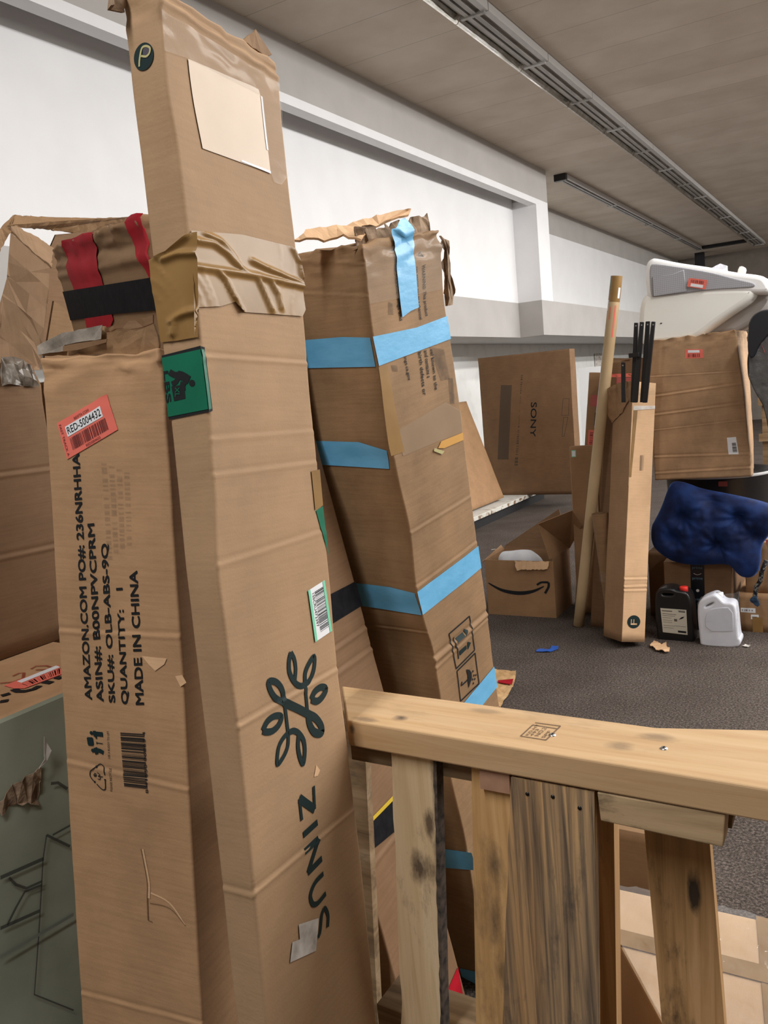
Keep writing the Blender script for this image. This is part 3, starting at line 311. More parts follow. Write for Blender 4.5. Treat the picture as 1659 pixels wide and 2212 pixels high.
def wood(name, c_lo, c_mid, c_hi, axis=2, dark=(0.05, 0.045, 0.04), darkamt=0.3, grain=1.0, knots=(), seed=0.0, dscale=1.0, rough=0.75):
    m, nt, b = new_mat(name); L = nt.links
    tc = N(nt, 'ShaderNodeTexCoord'); mp = N(nt, 'ShaderNodeMapping'); L.new(tc.outputs['Object'], mp.inputs[0])
    sc = [38*grain]*3; sc[axis] = 2.2; mp.inputs['Scale'].default_value = sc; mp.inputs['Location'].default_value = (seed, seed*2, seed*3)
    nz = N(nt, 'ShaderNodeTexNoise'); val(nz, 'Scale', 1.0); val(nz, 'Detail', 5); val(nz, 'Roughness', 0.6); val(nz, 'Distortion', 0.8); L.new(mp.outputs[0], nz.inputs[0])
    rp = N(nt, 'ShaderNodeValToRGB'); L.new(nz.outputs[0], rp.inputs[0]); e = rp.color_ramp.elements
    e[0].position = 0.32; e[1].position = 0.68; e[0].color = (*c_lo, 1); e[1].color = (*c_hi, 1)
    k = e.new(0.5); k.color = (*c_mid, 1)
    mp2 = N(nt, 'ShaderNodeMapping'); L.new(tc.outputs['Object'], mp2.inputs[0])
    s2 = [14*dscale]*3; s2[axis] = 5*dscale; mp2.inputs['Scale'].default_value = s2; mp2.inputs['Location'].default_value = (seed*5, seed, -seed)
    n2 = N(nt, 'ShaderNodeTexNoise'); val(n2, 'Scale', 1.0); val(n2, 'Detail', 6); val(n2, 'Roughness', 0.7); L.new(mp2.outputs[0], n2.inputs[0])
    r2 = N(nt, 'ShaderNodeValToRGB'); L.new(n2.outputs[0], r2.inputs[0]); r2.color_ramp.elements[0].position = 0.56; r2.color_ramp.elements[1].position = 0.72
    mu = N(nt, 'ShaderNodeMath', operation='MULTIPLY'); L.new(r2.outputs[0], mu.inputs[0]); val(mu, 1, darkamt)
    last = mu.outputs[0]
    for (kp, kr, ks) in knots:       # knot centre, radii, strength
        vm = N(nt, 'ShaderNodeVectorMath', operation='SUBTRACT'); L.new(tc.outputs['Object'], vm.inputs[0]); vm.inputs[1].default_value = kp
        dv = N(nt, 'ShaderNodeVectorMath', operation='DIVIDE'); L.new(vm.outputs[0], dv.inputs[0]); dv.inputs[1].default_value = kr
        ln = N(nt, 'ShaderNodeVectorMath', operation='LENGTH'); L.new(dv.outputs[0], ln.inputs[0])
        ns = N(nt, 'ShaderNodeMath', operation='MULTIPLY_ADD'); L.new(n2.outputs[0], ns.inputs[0]); val(ns, 1, 3.0); L.new(ln.outputs['Value'], ns.inputs[2])
        mr = N(nt, 'ShaderNodeMapRange'); L.new(ns.outputs[0], mr.inputs[0]); val(mr, 1, 1.9); val(mr, 2, 2.7); val(mr, 3, ks); val(mr, 4, 0.0)
        mx = N(nt, 'ShaderNodeMath', operation='MAXIMUM'); L.new(last, mx.inputs[0]); L.new(mr.outputs[0], mx.inputs[1]); last = mx.outputs[0]
    # slow change of tone across the board
    mp3 = N(nt, 'ShaderNodeMapping'); L.new(tc.outputs['Object'], mp3.inputs[0]); s3 = [16]*3; s3[axis] = 0.9; mp3.inputs['Scale'].default_value = s3; mp3.inputs['Location'].default_value = (seed*3, seed, 0)
    n3 = N(nt, 'ShaderNodeTexNoise'); val(n3, 'Scale', 1.0); val(n3, 'Detail', 2); L.new(mp3.outputs[0], n3.inputs[0])
    r3 = N(nt, 'ShaderNodeValToRGB'); L.new(n3.outputs[0], r3.inputs[0]); r3.color_ramp.elements[0].position = 0.38; r3.color_ramp.elements[1].position = 0.62; r3.color_ramp.elements[0].color = (0.72, 0.66, 0.62, 1)
    tone = N(nt, 'ShaderNodeMix', data_type='RGBA', blend_type='MULTIPLY'); val(tone, 0, min(1.0, darkamt*1.1)); L.new(rp.outputs[0], tone.inputs[6]); L.new(r3.outputs[0], tone.inputs[7]); rp = tone
    mix = N(nt, 'ShaderNodeMix', data_type='RGBA'); L.new(last, mix.inputs[0]); L.new(rp.outputs[2], mix.inputs[6]); mix.inputs[7].default_value = (*dark, 1)
    L.new(mix.outputs[2], b.inputs['Base Color'])
    b.inputs['Roughness'].default_value = rough; b.inputs['Specular IOR Level'].default_value = 0.25
    bp = N(nt, 'ShaderNodeBump'); val(bp, 'Strength', 0.35); val(bp, 'Distance', 0.0015); L.new(nz.outputs[0], bp.inputs['Height']); L.new(bp.outputs[0], b.inputs['Normal'])
    return m

M = {}
M['card_pale'] = cardboard('kraft_pale', (0.400, 0.255, 0.144), flute=0.10, dirt=0.3)
M['card_tan'] = cardboard('kraft_tan', (0.470, 0.281, 0.151), flute=0.18, dirt=0.42)
M['card_brown'] = cardboard('kraft_brown', (0.322, 0.197, 0.103), flute=0.2, dirt=0.6)
M['card_side'] = cardboard('kraft_side', (0.264, 0.156, 0.079), flute=0.15, dirt=0.35)
M['card_dark'] = cardboard('kraft_dark', (0.208, 0.118, 0.061), flute=0.2, dirt=0.35)
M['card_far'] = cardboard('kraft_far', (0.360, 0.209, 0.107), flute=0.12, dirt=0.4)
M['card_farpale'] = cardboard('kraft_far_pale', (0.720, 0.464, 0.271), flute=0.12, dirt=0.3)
M['card_farpale2'] = cardboard('kraft_big', (0.460, 0.287, 0.161), flute=0.15, dirt=0.7)
M['card_x'] = cardboard('kraft_flap', (0.296, 0.186, 0.108), axis=0, flute=0.15, dirt=0.4)
M['torn'] = mottled('torn_board', (0.17, 0.11, 0.07), (0.34, 0.24, 0.16), scale=40, rough=0.9, bump=0.8, bscale=120)
M['raw'] = mottled('torn_paper_grey', (0.17, 0.145, 0.12), (0.36, 0.31, 0.26), scale=25, rough=0.85, bump=0.6, bscale=80)
M['ink'] = flat('dark_print_ink', (0.016, 0.017, 0.019), 0.6, spec=0.15)
M['ink_green'] = flat('green_black_ink', (0.012, 0.026, 0.027), 0.6, spec=0.15)
M['ink_faint'] = flat('faint_print_ink', (0.10, 0.066, 0.042), 0.7, alpha=0.7)
M['ink_smudge'] = mottled('rubbed_print', (0.06, 0.05, 0.045), (0.3, 0.2, 0.12), scale=30, alpha=0.38)
M['white'] = flat('white_paper', (0.78, 0.79, 0.82), 0.6)
M['white_dirty'] = mottled('soiled_white_paper', (0.28, 0.24, 0.2), (0.62, 0.58, 0.54), scale=22, rough=0.7, contrast=(0.3, 0.55))
M['mint'] = flat('mint_edge', (0.19, 0.62, 0.40), 0.5)
M['green'] = mottled('green_sticker', (0.0, 0.125, 0.065), (0.0, 0.15, 0.08), scale=10, rough=0.35, bump=0.15, bscale=40, spec=0.5)
M['coral'] = flat('coral_sticker', (0.78, 0.165, 0.12), 0.55)
M['coral_dull'] = flat('coral_sticker_dull', (0.45, 0.10, 0.085), 0.6)
M['red_ink'] = flat('dark_red_ink', (0.13, 0.02, 0.018), 0.6)
M['redtape'] = mottled('red_tape', (0.30, 0.004, 0.012), (0.40, 0.008, 0.02), scale=12, rough=0.6, bump=0.2, bscale=35, spec=0.12)
M['blacktape'] = mottled('black_tape', (0.006, 0.006, 0.008), (0.011, 0.011, 0.013), scale=40, rough=0.7, bump=0.15, bscale=90, spec=0.08)
M['bluetape'] = mottled('light_blue_tape', (0.13, 0.42, 0.70), (0.165, 0.48, 0.78), scale=14, rough=0.38, bump=0.25, bscale=45, spec=0.45, stretch=(1, 1, 2))
M['yellow'] = flat('yellow_tape', (0.55, 0.38, 0.02), 0.5)
M['orange'] = flat('orange_tape', (0.58, 0.30, 0.06), 0.45)
M['browntape'] = mottled('brown_packing_tape', (0.23, 0.125, 0.038), (0.31, 0.18, 0.062), scale=6, rough=0.36, bump=0.2, bscale=14, spec=0.35, bdist=0.003)
M['cleartape'] = mottled('clear_tape', (0.5, 0.42, 0.34), (0.62, 0.54, 0.45), scale=12, rough=0.18, bump=0.3, bscale=26, alpha=0.13, spec=0.7, bdist=0.003)
M['wrap'] = mottled('clear_wrap', (0.7, 0.7, 0.7), (0.9, 0.9, 0.9), scale=9, rough=0.07, bump=1.0, bscale=20, alpha=0.13, spec=1.0, bdist=0.012)
M['wrap_thin'] = mottled('thin_wrap', (0.7, 0.7, 0.7), (0.9, 0.9, 0.9), scale=9, rough=0.15, bump=1.0, bscale=24, alpha=0.07, spec=1.0, bdist=0.012)
M['tatter'] = mottled('crumpled_tape', (0.12, 0.095, 0.07), (0.36, 0.31, 0.26), scale=30, rough=0.3, bump=0.9, bscale=60, alpha=0.72, spec=0.7)
M['patch'] = mottled('pale_kraft_patch', (0.45, 0.315, 0.195), (0.50, 0.355, 0.225), scale=6, rough=0.35, bump=0.3, bscale=8, spec=0.5, bdist=0.004)
M['bruise'] = flat('purple_grey_print', (0.06, 0.05, 0.07), 0.5)
M['cream_ink'] = flat('cream_print', (0.42, 0.38, 0.17), 0.6)
M['silver'] = flat('zinc', (0.6, 0.6, 0.58), 0.3, metal=1)

# ---------------------------------------------------------------- helpers
def tag(o, label=None, cat=None, group=None, kind=None):
    if label: o['label'] = label
    if cat: o['category'] = cat
    if group: o['group'] = group
    if kind: o['kind'] = kind
    return o
def thing(name, label, cat, loc=(0, 0, 0), rot=(0, 0, 0), group=None):
    o = bpy.data.objects.new(name, None); COL.objects.link(o); o.empty_display_size = 0.1
    o.location = loc; o.rotation_euler = rot
    return tag(o, label, cat, group)
def obj(name, verts, faces, mat, parent=None, smooth=False, label=None):
    me = bpy.data.meshes.new(name); me.from_pydata([tuple(v) for v in verts], [], faces); me.update()
    return _fin(name, me, mat, parent, smooth, label)
def _fin(name, me, mat, parent, smooth, label=None):
    if mat: me.materials.append(mat)
    if smooth:
        for p in me.polygons: p.use_smooth = True
    o = bpy.data.objects.new(name, me); COL.objects.link(o)
    if parent: o.parent = parent
    if label: o['label'] = label
    return o
def obj_bm(name, bm, mat, parent=None, smooth=False, label=None):
    me = bpy.data.meshes.new(name); bm.to_mesh(me); bm.free()
    return _fin(name, me, mat, parent, smooth, label)
class MB:
    def __init__(s): s.v = []; s.f = []
    def box(s, x0, y0, z0, x1, y1, z1):
        b = len(s.v); s.v += [(x0, y0, z0), (x1, y0, z0), (x1, y1, z0), (x0, y1, z0), (x0, y0, z1), (x1, y0, z1), (x1, y1, z1), (x0, y1, z1)]
        s.f += [(b, b+3, b+2, b+1), (b+4, b+5, b+6, b+7), (b, b+1, b+5, b+4), (b+1, b+2, b+6, b+5), (b+2, b+3, b+7, b+6), (b+3, b, b+4, b+7)]; return s
    def hexa(s, lo, hi):
        b = len(s.v); s.v += [tuple(p) for p in lo] + [tuple(p) for p in hi]
        s.f += [(b, b+3, b+2, b+1), (b+4, b+5, b+6, b+7), (b, b+1, b+5, b+4), (b+1, b+2, b+6, b+5), (b+2, b+3, b+7, b+6), (b+3, b, b+4, b+7)]; return s
    def tube(s, path, rad, n=12, cap=True, hole=0):
        path = [Vector(p) for p in path]; b0 = len(s.v)
        for i, p in enumerate(path):
            t = (path[min(i+1, len(path)-1)] - path[max(i-1, 0)]).normalized()
            a = t.orthogonal().normalized() if i == 0 else (a - t*a.dot(t)).normalized()
            c = t.cross(a); r = rad[i] if isinstance(rad, (list, tuple)) else rad
            for k in range(n): s.v.append(p + (a*math.cos(2*math.pi*k/n) + c*math.sin(2*math.pi*k/n))*r)
        for i in range(len(path)-1):
            for k in range(n):
                s.f.append((b0+i*n+k, b0+i*n+(k+1) % n, b0+(i+1)*n+(k+1) % n, b0+(i+1)*n+k))
        if cap:
            s.f.append(tuple(b0+n-1-k for k in range(n))); e = b0+(len(path)-1)*n; s.f.append(tuple(e+k for k in range(n)))
        return s
    def lathe(s, prof, c=(0, 0, 0), n=32):
        b0 = len(s.v)
        for (r, z) in prof:
            for k in range(n): s.v.append((c[0]+r*math.cos(2*math.pi*k/n), c[1]+r*math.sin(2*math.pi*k/n), c[2]+z))
        for i in range(len(prof)-1):
            for k in range(n): s.f.append((b0+i*n+k, b0+i*n+(k+1) % n, b0+(i+1)*n+(k+1) % n, b0+(i+1)*n+k))
        return s
    def build(s, name, mat, parent=None, smooth=False, label=None, bevel=0, segs=2):
        o = obj(name, s.v, s.f, mat, parent, smooth, label)
        if bevel: bev(o, bevel, segs)
        return o
def bev(o, w, segs=2):
    bm = bmesh.new(); bm.from_mesh(o.data); bmesh.ops.remove_doubles(bm, verts=bm.verts, dist=1e-5)
    bmesh.ops.bevel(bm, geom=[e for e in bm.edges if len(e.link_faces) == 2 and e.calc_face_angle() > 0.5], offset=w, segments=segs, profile=0.5, affect='EDGES')
    bm.to_mesh(o.data); bm.free(); return o
def structure(name, mb, mat): return tag(mb.build(name, mat), kind='structure')
def seg_subdiv(poly, step, jit=0, rnd=random):
    out = []
    for i, a in enumerate(poly):
        b = poly[(i+1) % len(poly)]; a = Vector(a); b = Vector(b); n = max(1, int((b-a).length/step))
        for k in range(n):
            p = a.lerp(b, k/n)
            if jit: p = p + Vector([rnd.uniform(-jit, jit) for _ in range(len(p))])
            out.append(p)
    return out
def plate(name, pts, th, mat, parent=None, jit=0, step=0.012, crumple=0, label=None, smooth=False, cell=0.02):
    """solid sheet: 3-D outline (nearly planar) given a thickness; jit = ragged edge, crumple = out-of-plane noise"""
    P = seg_subdiv([Vector(p) for p in pts], step, jit) if jit else [Vector(p) for p in pts]
    c = sum(P, Vector())/len(P); nrm = Vector()
    for i in range(len(P)): nrm += (P[i]-c).cross(P[(i+1) % len(P)]-c)
    nrm.normalize(); a = (P[1]-P[0]).normalized(); bb = nrm.cross(a)
    bm = bmesh.new(); f = bm.faces.new([bm.verts.new(p) for p in P]); bmesh.ops.triangulate(bm, faces=[f])
    if crumple:
        for ax in (a, bb):
            d = [(v.co-c).dot(ax) for v in bm.verts]; x = min(d)+cell
            while x < max(d):
                bmesh.ops.bisect_plane(bm, geom=bm.verts[:]+bm.edges[:]+bm.faces[:], plane_co=c+ax*x, plane_no=ax); x += cell
        for v in bm.verts: v.co += nrm*crumple*(noise.noise(v.co*28)+0.5*noise.noise(v.co*70))
    if th:
        r = bmesh.ops.extrude_face_region(bm, geom=bm.faces[:])
        for v in [g for g in r['geom'] if isinstance(g, bmesh.types.BMVert)]: v.co -= nrm*th
        bmesh.ops.recalc_face_normals(bm, faces=bm.faces[:])
    return obj_bm(name, bm, mat, parent, smooth, label)
def curve_mesh(splines, extrude, bevel, res=3):
    """2-D outlines (first outer, rest holes) -> extruded, round-edged solid in XY; returns a mesh"""
    cu = bpy.data.curves.new('tmp_outline', 'CURVE'); cu.dimensions = '2D'; cu.fill_mode = 'BOTH'
    cu.extrude = extrude; cu.bevel_depth = bevel; cu.offset = -0.35*bevel; cu.bevel_resolution = res
    for s in splines:
        sp = cu.splines.new('POLY'); sp.points.add(len(s)-1); sp.use_cyclic_u = True
        for p, q in zip(sp.points, s): p.co = (q[0], q[1], 0, 1)
    t = bpy.data.objects.new('tmp_outline', cu); COL.objects.link(t)
    dg = bpy.context.evaluated_depsgraph_get(); me = bpy.data.meshes.new_from_object(t.evaluated_get(dg))
    bpy.data.objects.remove(t); bpy.data.curves.remove(cu); return me
def smooth2d(pts, it=2):
    for _ in range(it):
        o = []
        for i in range(len(pts)):
            a = pts[i]; b = pts[(i+1) % len(pts)]
            o += [(a[0]*.75+b[0]*.25, a[1]*.75+b[1]*.25), (a[0]*.25+b[0]*.75, a[1]*.25+b[1]*.75)]
        pts = o
    return pts
def solid_xz(name, splines, y0, depth, bevel, mat, parent=None, smooth=True, label=None, sm=1, warp=None):
    """outlines in world XZ, front face at y0, going back by depth"""
    sp = [smooth2d([(p[0], p[-1]) for p in s], sm) for s in splines]
    me = curve_mesh(sp, max(depth/2-bevel, 0.001), bevel)
    for v in me.vertices:
        x, z, y = v.co; v.co = (x, y0+depth/2-y, z)
        if warp: v.co = warp(Vector(v.co))
    me.flip_normals() if False else None
    return _fin(name, me, mat, parent, smooth, label)
_tc = {}
def text_mesh(s, bold=0.0):
    if (s, bold) in _tc: return _tc[(s, bold)]
    cu = bpy.data.curves.new('tmp_text', 'FONT'); cu.body = s; cu.resolution_u = 3
    t = bpy.data.objects.new('tmp_text', cu); COL.objects.link(t)
    dg = bpy.context.evaluated_depsgraph_get(); me = bpy.data.meshes.new_from_object(t.evaluated_get(dg))
    v = [tuple(p.co[:2]) for p in me.vertices]; f = [tuple(p.vertices) for p in me.polygons]
    if bold:
        v0, f0, n0 = v, f, len(v); v = []; f = []
        for k, (dx, dy) in enumerate(((0, 0), (bold, 0), (0, bold), (bold, bold))):
            v += [(p[0]+dx, p[1]+dy) for p in v0]; f += [tuple(i+k*n0 for i in q) for q in f0]
    bpy.data.objects.remove(t); bpy.data.curves.remove(cu); bpy.data.meshes.remove(me)
    x0 = min(p[0] for p in v); x1 = max(p[0] for p in v); y0 = min(p[1] for p in v); y1 = max(p[1] for p in v)
    v = [((p[0]-x0)/(x1-x0), (p[1]-y0)/max(y1-y0, 1e-6)) for p in v]
    _tc[(s, bold)] = (v, f); return v, f
def bil(c, u, v):   # corners: bottom-left, bottom-right, top-right, top-left
    a, b, d, e = [Vector(p) for p in c]
    return (a*(1-u)+b*u)*(1-v) + (e*(1-u)+d*u)*v
def stroke_poly(pts, w, dim=2):
    P = [Vector(p[:2]) for p in pts]; L = []; Rr = []
    # densify with Catmull-Rom
    if len(P) > 2:
        Q = []
        for i in range(len(P)-1):
            p0 = P[max(i-1, 0)]; p1 = P[i]; p2 = P[i+1]; p3 = P[min(i+2, len(P)-1)]
            for k in range(5):
                t = k/5; Q.append(0.5*((2*p1)+(p2-p0)*t+(2*p0-5*p1+4*p2-p3)*t*t+(3*p1-p0-3*p2+p3)*t**3))
        Q.append(P[-1]); P = Q
    for i, p in enumerate(P):
        t = (P[min(i+1, len(P)-1)]-P[max(i-1, 0)]); t = t.normalized() if t.length > 1e-9 else Vector((1, 0)); n = Vector((-t.y, t.x))
        L.append(p+n*w/2); Rr.append(p-n*w/2)
    v = L+Rr; n = len(P); f = [(i, i+1, n+i+1, n+i) for i in range(n-1)]
    return v, f
def bars(seed, n=44):
    r = random.Random(seed); x = 0; o = []
    while x < 1:
        w = r.choice((1, 1, 1, 2, 2, 3))/n/1.8; g = r.choice((1, 1, 1, 2, 3))/n/1.8
        if x+w <= 1: o.append((x, x+w))
        x += w+g
    return o
# ---------------------------------------------------------------- cartons
def li(tab, z):
    if not tab: return 0.0
    if z <= tab[0][0]: return tab[0][1]
    for (a, va), (b, vb) in zip(tab, tab[1:]):
        if z <= b:
            t = (z-a)/(b-a); t = t*t*(3-2*t); return va+(vb-va)*t
    return tab[-1][1]
class Carton:
    """closed box: local x across the front, y away from it, z up. Faces are F (y=0), L (x=0), R (x=w)."""
    def __init__(s, name, label, cat, P, R, D, mat, bows=None, creases=(), amp=0.0012, crush=0.0, group=None, r=0.004, seed=0, fine=True, shade_mat=None, bodyname='body'):
        s.w, s.d, s.h = D; s.b = bows or {}; s.cr = creases; s.amp = amp; s.crush = crush; s.seed = seed; s.r = r
        s.root = thing(name, label, cat, P, R, group)
        w, d, h = D; st = 0.02 if fine else 0.06
        prof = []
        def side(a, b, n):
            L_ = math.hypot(b[0]-a[0], b[1]-a[1]); e_ = min(0.0015/L_, .2); ts = [0, e_]+[k/n for k in range(1, n)]+[1-e_, 1]
            return [(a[0]+(b[0]-a[0])*t, a[1]+(b[1]-a[1])*t) for t in ts]
        def arc(cx, cy, a0): return [(cx+r*math.cos(a0+math.pi/2*k/3), cy+r*math.sin(a0+math.pi/2*k/3)) for k in (1, 2)]
        nw = max(2, int(w/st)); nd = max(2, int(d/st))
        prof += side((r, 0), (w-r, 0), nw) + arc(w-r, r, -math.pi/2) + side((w, r), (w, d-r), nd) + arc(w-r, d-r, 0)
        prof += side((w-r, d), (r, d), nw) + arc(r, d-r, math.pi/2) + side((0, d-r), (0, r), nd) + arc(r, r, math.pi)
        zs = set(); z = 0
        while z < h: zs.add(round(z, 4)); z += (0.012 if fine else 0.05)
        zs.add(h); zs.add(0.0)
        for (f, a, b, am, wd_) in creases:
            lo = min(a[1], b[1])-3.2*wd_; hi = max(a[1], b[1])+3.2*wd_; z = max(lo, 0)
            while z < min(hi, h): zs.add(round(z, 4)); z += wd_*0.5
        zs = sorted(zs); keep = [zs[0]]
        for z in zs[1:]:
            if z-keep[-1] > 0.0012: keep.append(z)
        keep[-1] = h; zs = keep; n = len(prof)
        V = []
        for z in zs:
            for (x, y) in prof: V.append(s.warp(x, y, z))
        Fc = [(i*n+k, i*n+(k+1) % n, (i+1)*n+(k+1) % n, (i+1)*n+k) for i in range(len(zs)-1) for k in range(n)]
        V.append(s.warp(w/2, d/2, 0)); V.append(s.warp(w/2, d/2, h)); cb = len(V)-2; ct = cb+1; t0 = (len(zs)-1)*n
        Fc += [(k, cb, (k+1) % n) for k in range(n)]; Fc = [f if len(f) == 4 else (f[2], f[1], f[0])[::-1] for f in Fc]
        Fc += [(t0+k, t0+(k+1) % n, ct) for k in range(n)]
        s.body = obj(bodyname, V, Fc, mat, s.root)
        for p in s.body.data.polygons: p.use_smooth = len(p.vertices) == 4
        if shade_mat:
            s.body.data.materials.append(shade_mat)
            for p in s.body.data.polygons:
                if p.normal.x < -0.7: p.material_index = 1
    def warp(s, x, y, z):
        w, d, h = s.w, s.d, s.h
        fx = (li(s.b.get('FL'), z)*(1-x/w) + li(s.b.get('FR'), z)*(x/w))*(1-0.8*y/d)
        X, Y, Z = x+fx, y, z
        if y < 0.014:
            for (f, a, b, am, wd_) in s.cr:
                if f != 'F': continue
                t = (x-a[0])/(b[0]-a[0]+1e-9); zl = a[1]+(b[1]-a[1])*t; q = (z-zl)/wd_
                if abs(q) < 3.5:
                    e = math.exp(-q*q)-0.8*math.exp(-(q-1.7)**2); Y -= am*e*(1-y/0.014)
        if x < 0.014:
            for (f, a, b, am, wd_) in s.cr:
                if f != 'L': continue
                u = d-y; t = (u-a[0])/(b[0]-a[0]+1e-9); zl = a[1]+(b[1]-a[1])*t; q = (z-zl)/wd_
                if abs(q) < 3.5: X -= am*(math.exp(-q*q)-0.8*math.exp(-(q-1.7)**2))*(1-x/0.014)
        nv = Vector((x*4+s.seed, y*4, z*3.0)); k = s.amp
        X += k*noise.noise(nv)*1.5; Y += k*noise.noise(nv+Vector((9, 3, 1)))*1.5
        nv = Vector((x*22, y*22, z*16+s.seed)); X += k*0.35*noise.noise(nv); Y += k*0.35*noise.noise(nv+Vector((3, 3, 3)))
        if s.crush:
            t = max(0, (z-(h-0.12))/0.12); c = s.crush*t*t
            nv = Vector((x*30+s.seed, y*30, z*45)); X += c*noise.noise(nv); Y += c*noise.noise(nv+Vector((5, 1, 2))); Z += c*noise.noise(nv+Vector((1, 7, 2)))*0.8
        return Vector((X, Y, Z))
    def pt(s, face, u, v, off=0.0009):
        if face == 'F': p = s.warp(min(max(u, -0.02), s.w+.02), 0, v); p.y -= off
        elif face == 'L': p = s.warp(0, s.d-min(max(u, -.02), s.d+.02), v); p.x -= off
        elif face == 'R': p = s.warp(s.w, u, v); p.x += off
        elif face == 'T': p = s.warp(u, v, s.h); p.z += off
        return p
    def put(s, name, parts, mat, off=0.0009, parent=None, label=None, cell=0.008, smooth=True, wrinkle=0, ridges=None):
        """parts: (face, verts2d, faces); cut into small cells so that it follows the sheet"""
        bm = bmesh.new()
        for face, vs, fs in parts:
            b = bmesh.new(); bv = [b.verts.new((p[0], p[1], 0)) for p in vs]
            for f in fs:
                try: b.faces.new([bv[i] for i in f])
                except ValueError: pass
            bmesh.ops.triangulate(b, faces=b.faces[:])
            if b.verts:
                for ax, cs in ((0, cell*2.5), (1, cell)):
                    lo = min(v.co[ax] for v in b.verts); hi = max(v.co[ax] for v in b.verts); no = Vector((1, 0, 0)) if ax == 0 else Vector((0, 1, 0)); x = lo+cs
                    if (hi-lo)/cs > 130: cs = (hi-lo)/130
                    while x < hi:
                        bmesh.ops.bisect_plane(b, geom=b.verts[:]+b.edges[:]+b.faces[:], plane_co=no*x, plane_no=no); x += cs
            b.verts.index_update(); m = []
            for v in b.verts:
                wr = 0
                if wrinkle:
                    a_ = v.co.x*0.75+v.co.y*0.66; c_ = v.co.x*0.66-v.co.y*0.75; g = noise.noise(Vector((a_*22+2.2*noise.noise(Vector((v.co.x*9, v.co.y*9, 1))), c_*5, 3.3))); wr = wrinkle*(1-min(1, abs(g)*3.2))**2
                if ridges:
                    best = 1.0
                    for pl in ridges.get(face, ()):
                        for A_, B_ in zip(pl, pl[1:]):
                            ax, ay = A_; dx, dy = B_[0]-ax, B_[1]-ay; t_ = max(0, min(1, ((v.co.x-ax)*dx+(v.co.y-ay)*dy)/(dx*dx+dy*dy+1e-12)))
                            best = min(best, math.hypot(v.co.x-ax-dx*t_, v.co.y-ay-dy*t_))
                    wr += 0.0055*math.exp(-(best/0.0042)**2)
                m.append(bm.verts.new(s.pt(face, v.co.x, v.co.y, off+wr)))
            for f in b.faces:
                try: bm.faces.new([m[v.index] for v in f.verts])
                except ValueError: pass
            b.free()
        bmesh.ops.recalc_face_normals(bm, faces=bm.faces[:])
        return obj_bm(name, bm, mat, parent or s.root, smooth, label)
    def poly(s, name, face, pts, mat, off=0.0009, parent=None, label=None, cell=0.008):
        return s.put(name, [(face, pts, [tuple(range(len(pts)))])], mat, off, parent, label, cell)
    def text(s, name, string, corners, mat, face='F', off=0.0012, parent=None, bold=0.0, label=None):
        v, f = text_mesh(string, bold)
        return s.put(name, [(face, [tuple(bil(corners, a, b)) for a, b in v], f)], mat, off, parent, label, 0.012)
    def strokes(s, name, lst, mat, face='F', off=0.0012, parent=None, label=None):
        return s.put(name, [(face,)+tuple(stroke_poly(p, w)) for w, p in lst], mat, off, parent, label, 0.01)
    def barcode(s, name, corners, mat, seed, face='F', off=0.0013, parent=None, along='u', n=44):
        P = []
        for a, b in bars(seed, n):
            q = [(a, 0), (b, 0), (b, 1), (a, 1)] if along == 'u' else [(0, a), (1, a), (1, b), (0, b)]
            P.append((face, [tuple(bil(corners, x, y)) for x, y in q], [(0, 1, 2, 3)]))
        return s.put(name, P, mat, off, parent, None, 0.02)
def sub(c, u0, v0, u1, v1): return [tuple(bil(c, u0, v0)), tuple(bil(c, u1, v0)), tuple(bil(c, u1, v1)), tuple(bil(c, u0, v1))]
def disc(c, rx, ry=None, n=28):
    ry = ry or rx; return [(c[0]+rx*math.cos(2*math.pi*k/n), c[1]+ry*math.sin(2*math.pi*k/n)) for k in range(n)]
def cre(pts, face='F', amp=0.002, wd=0.005): return [(face, pts[i], pts[i+1], amp, wd) for i in range(0, len(pts), 2)]

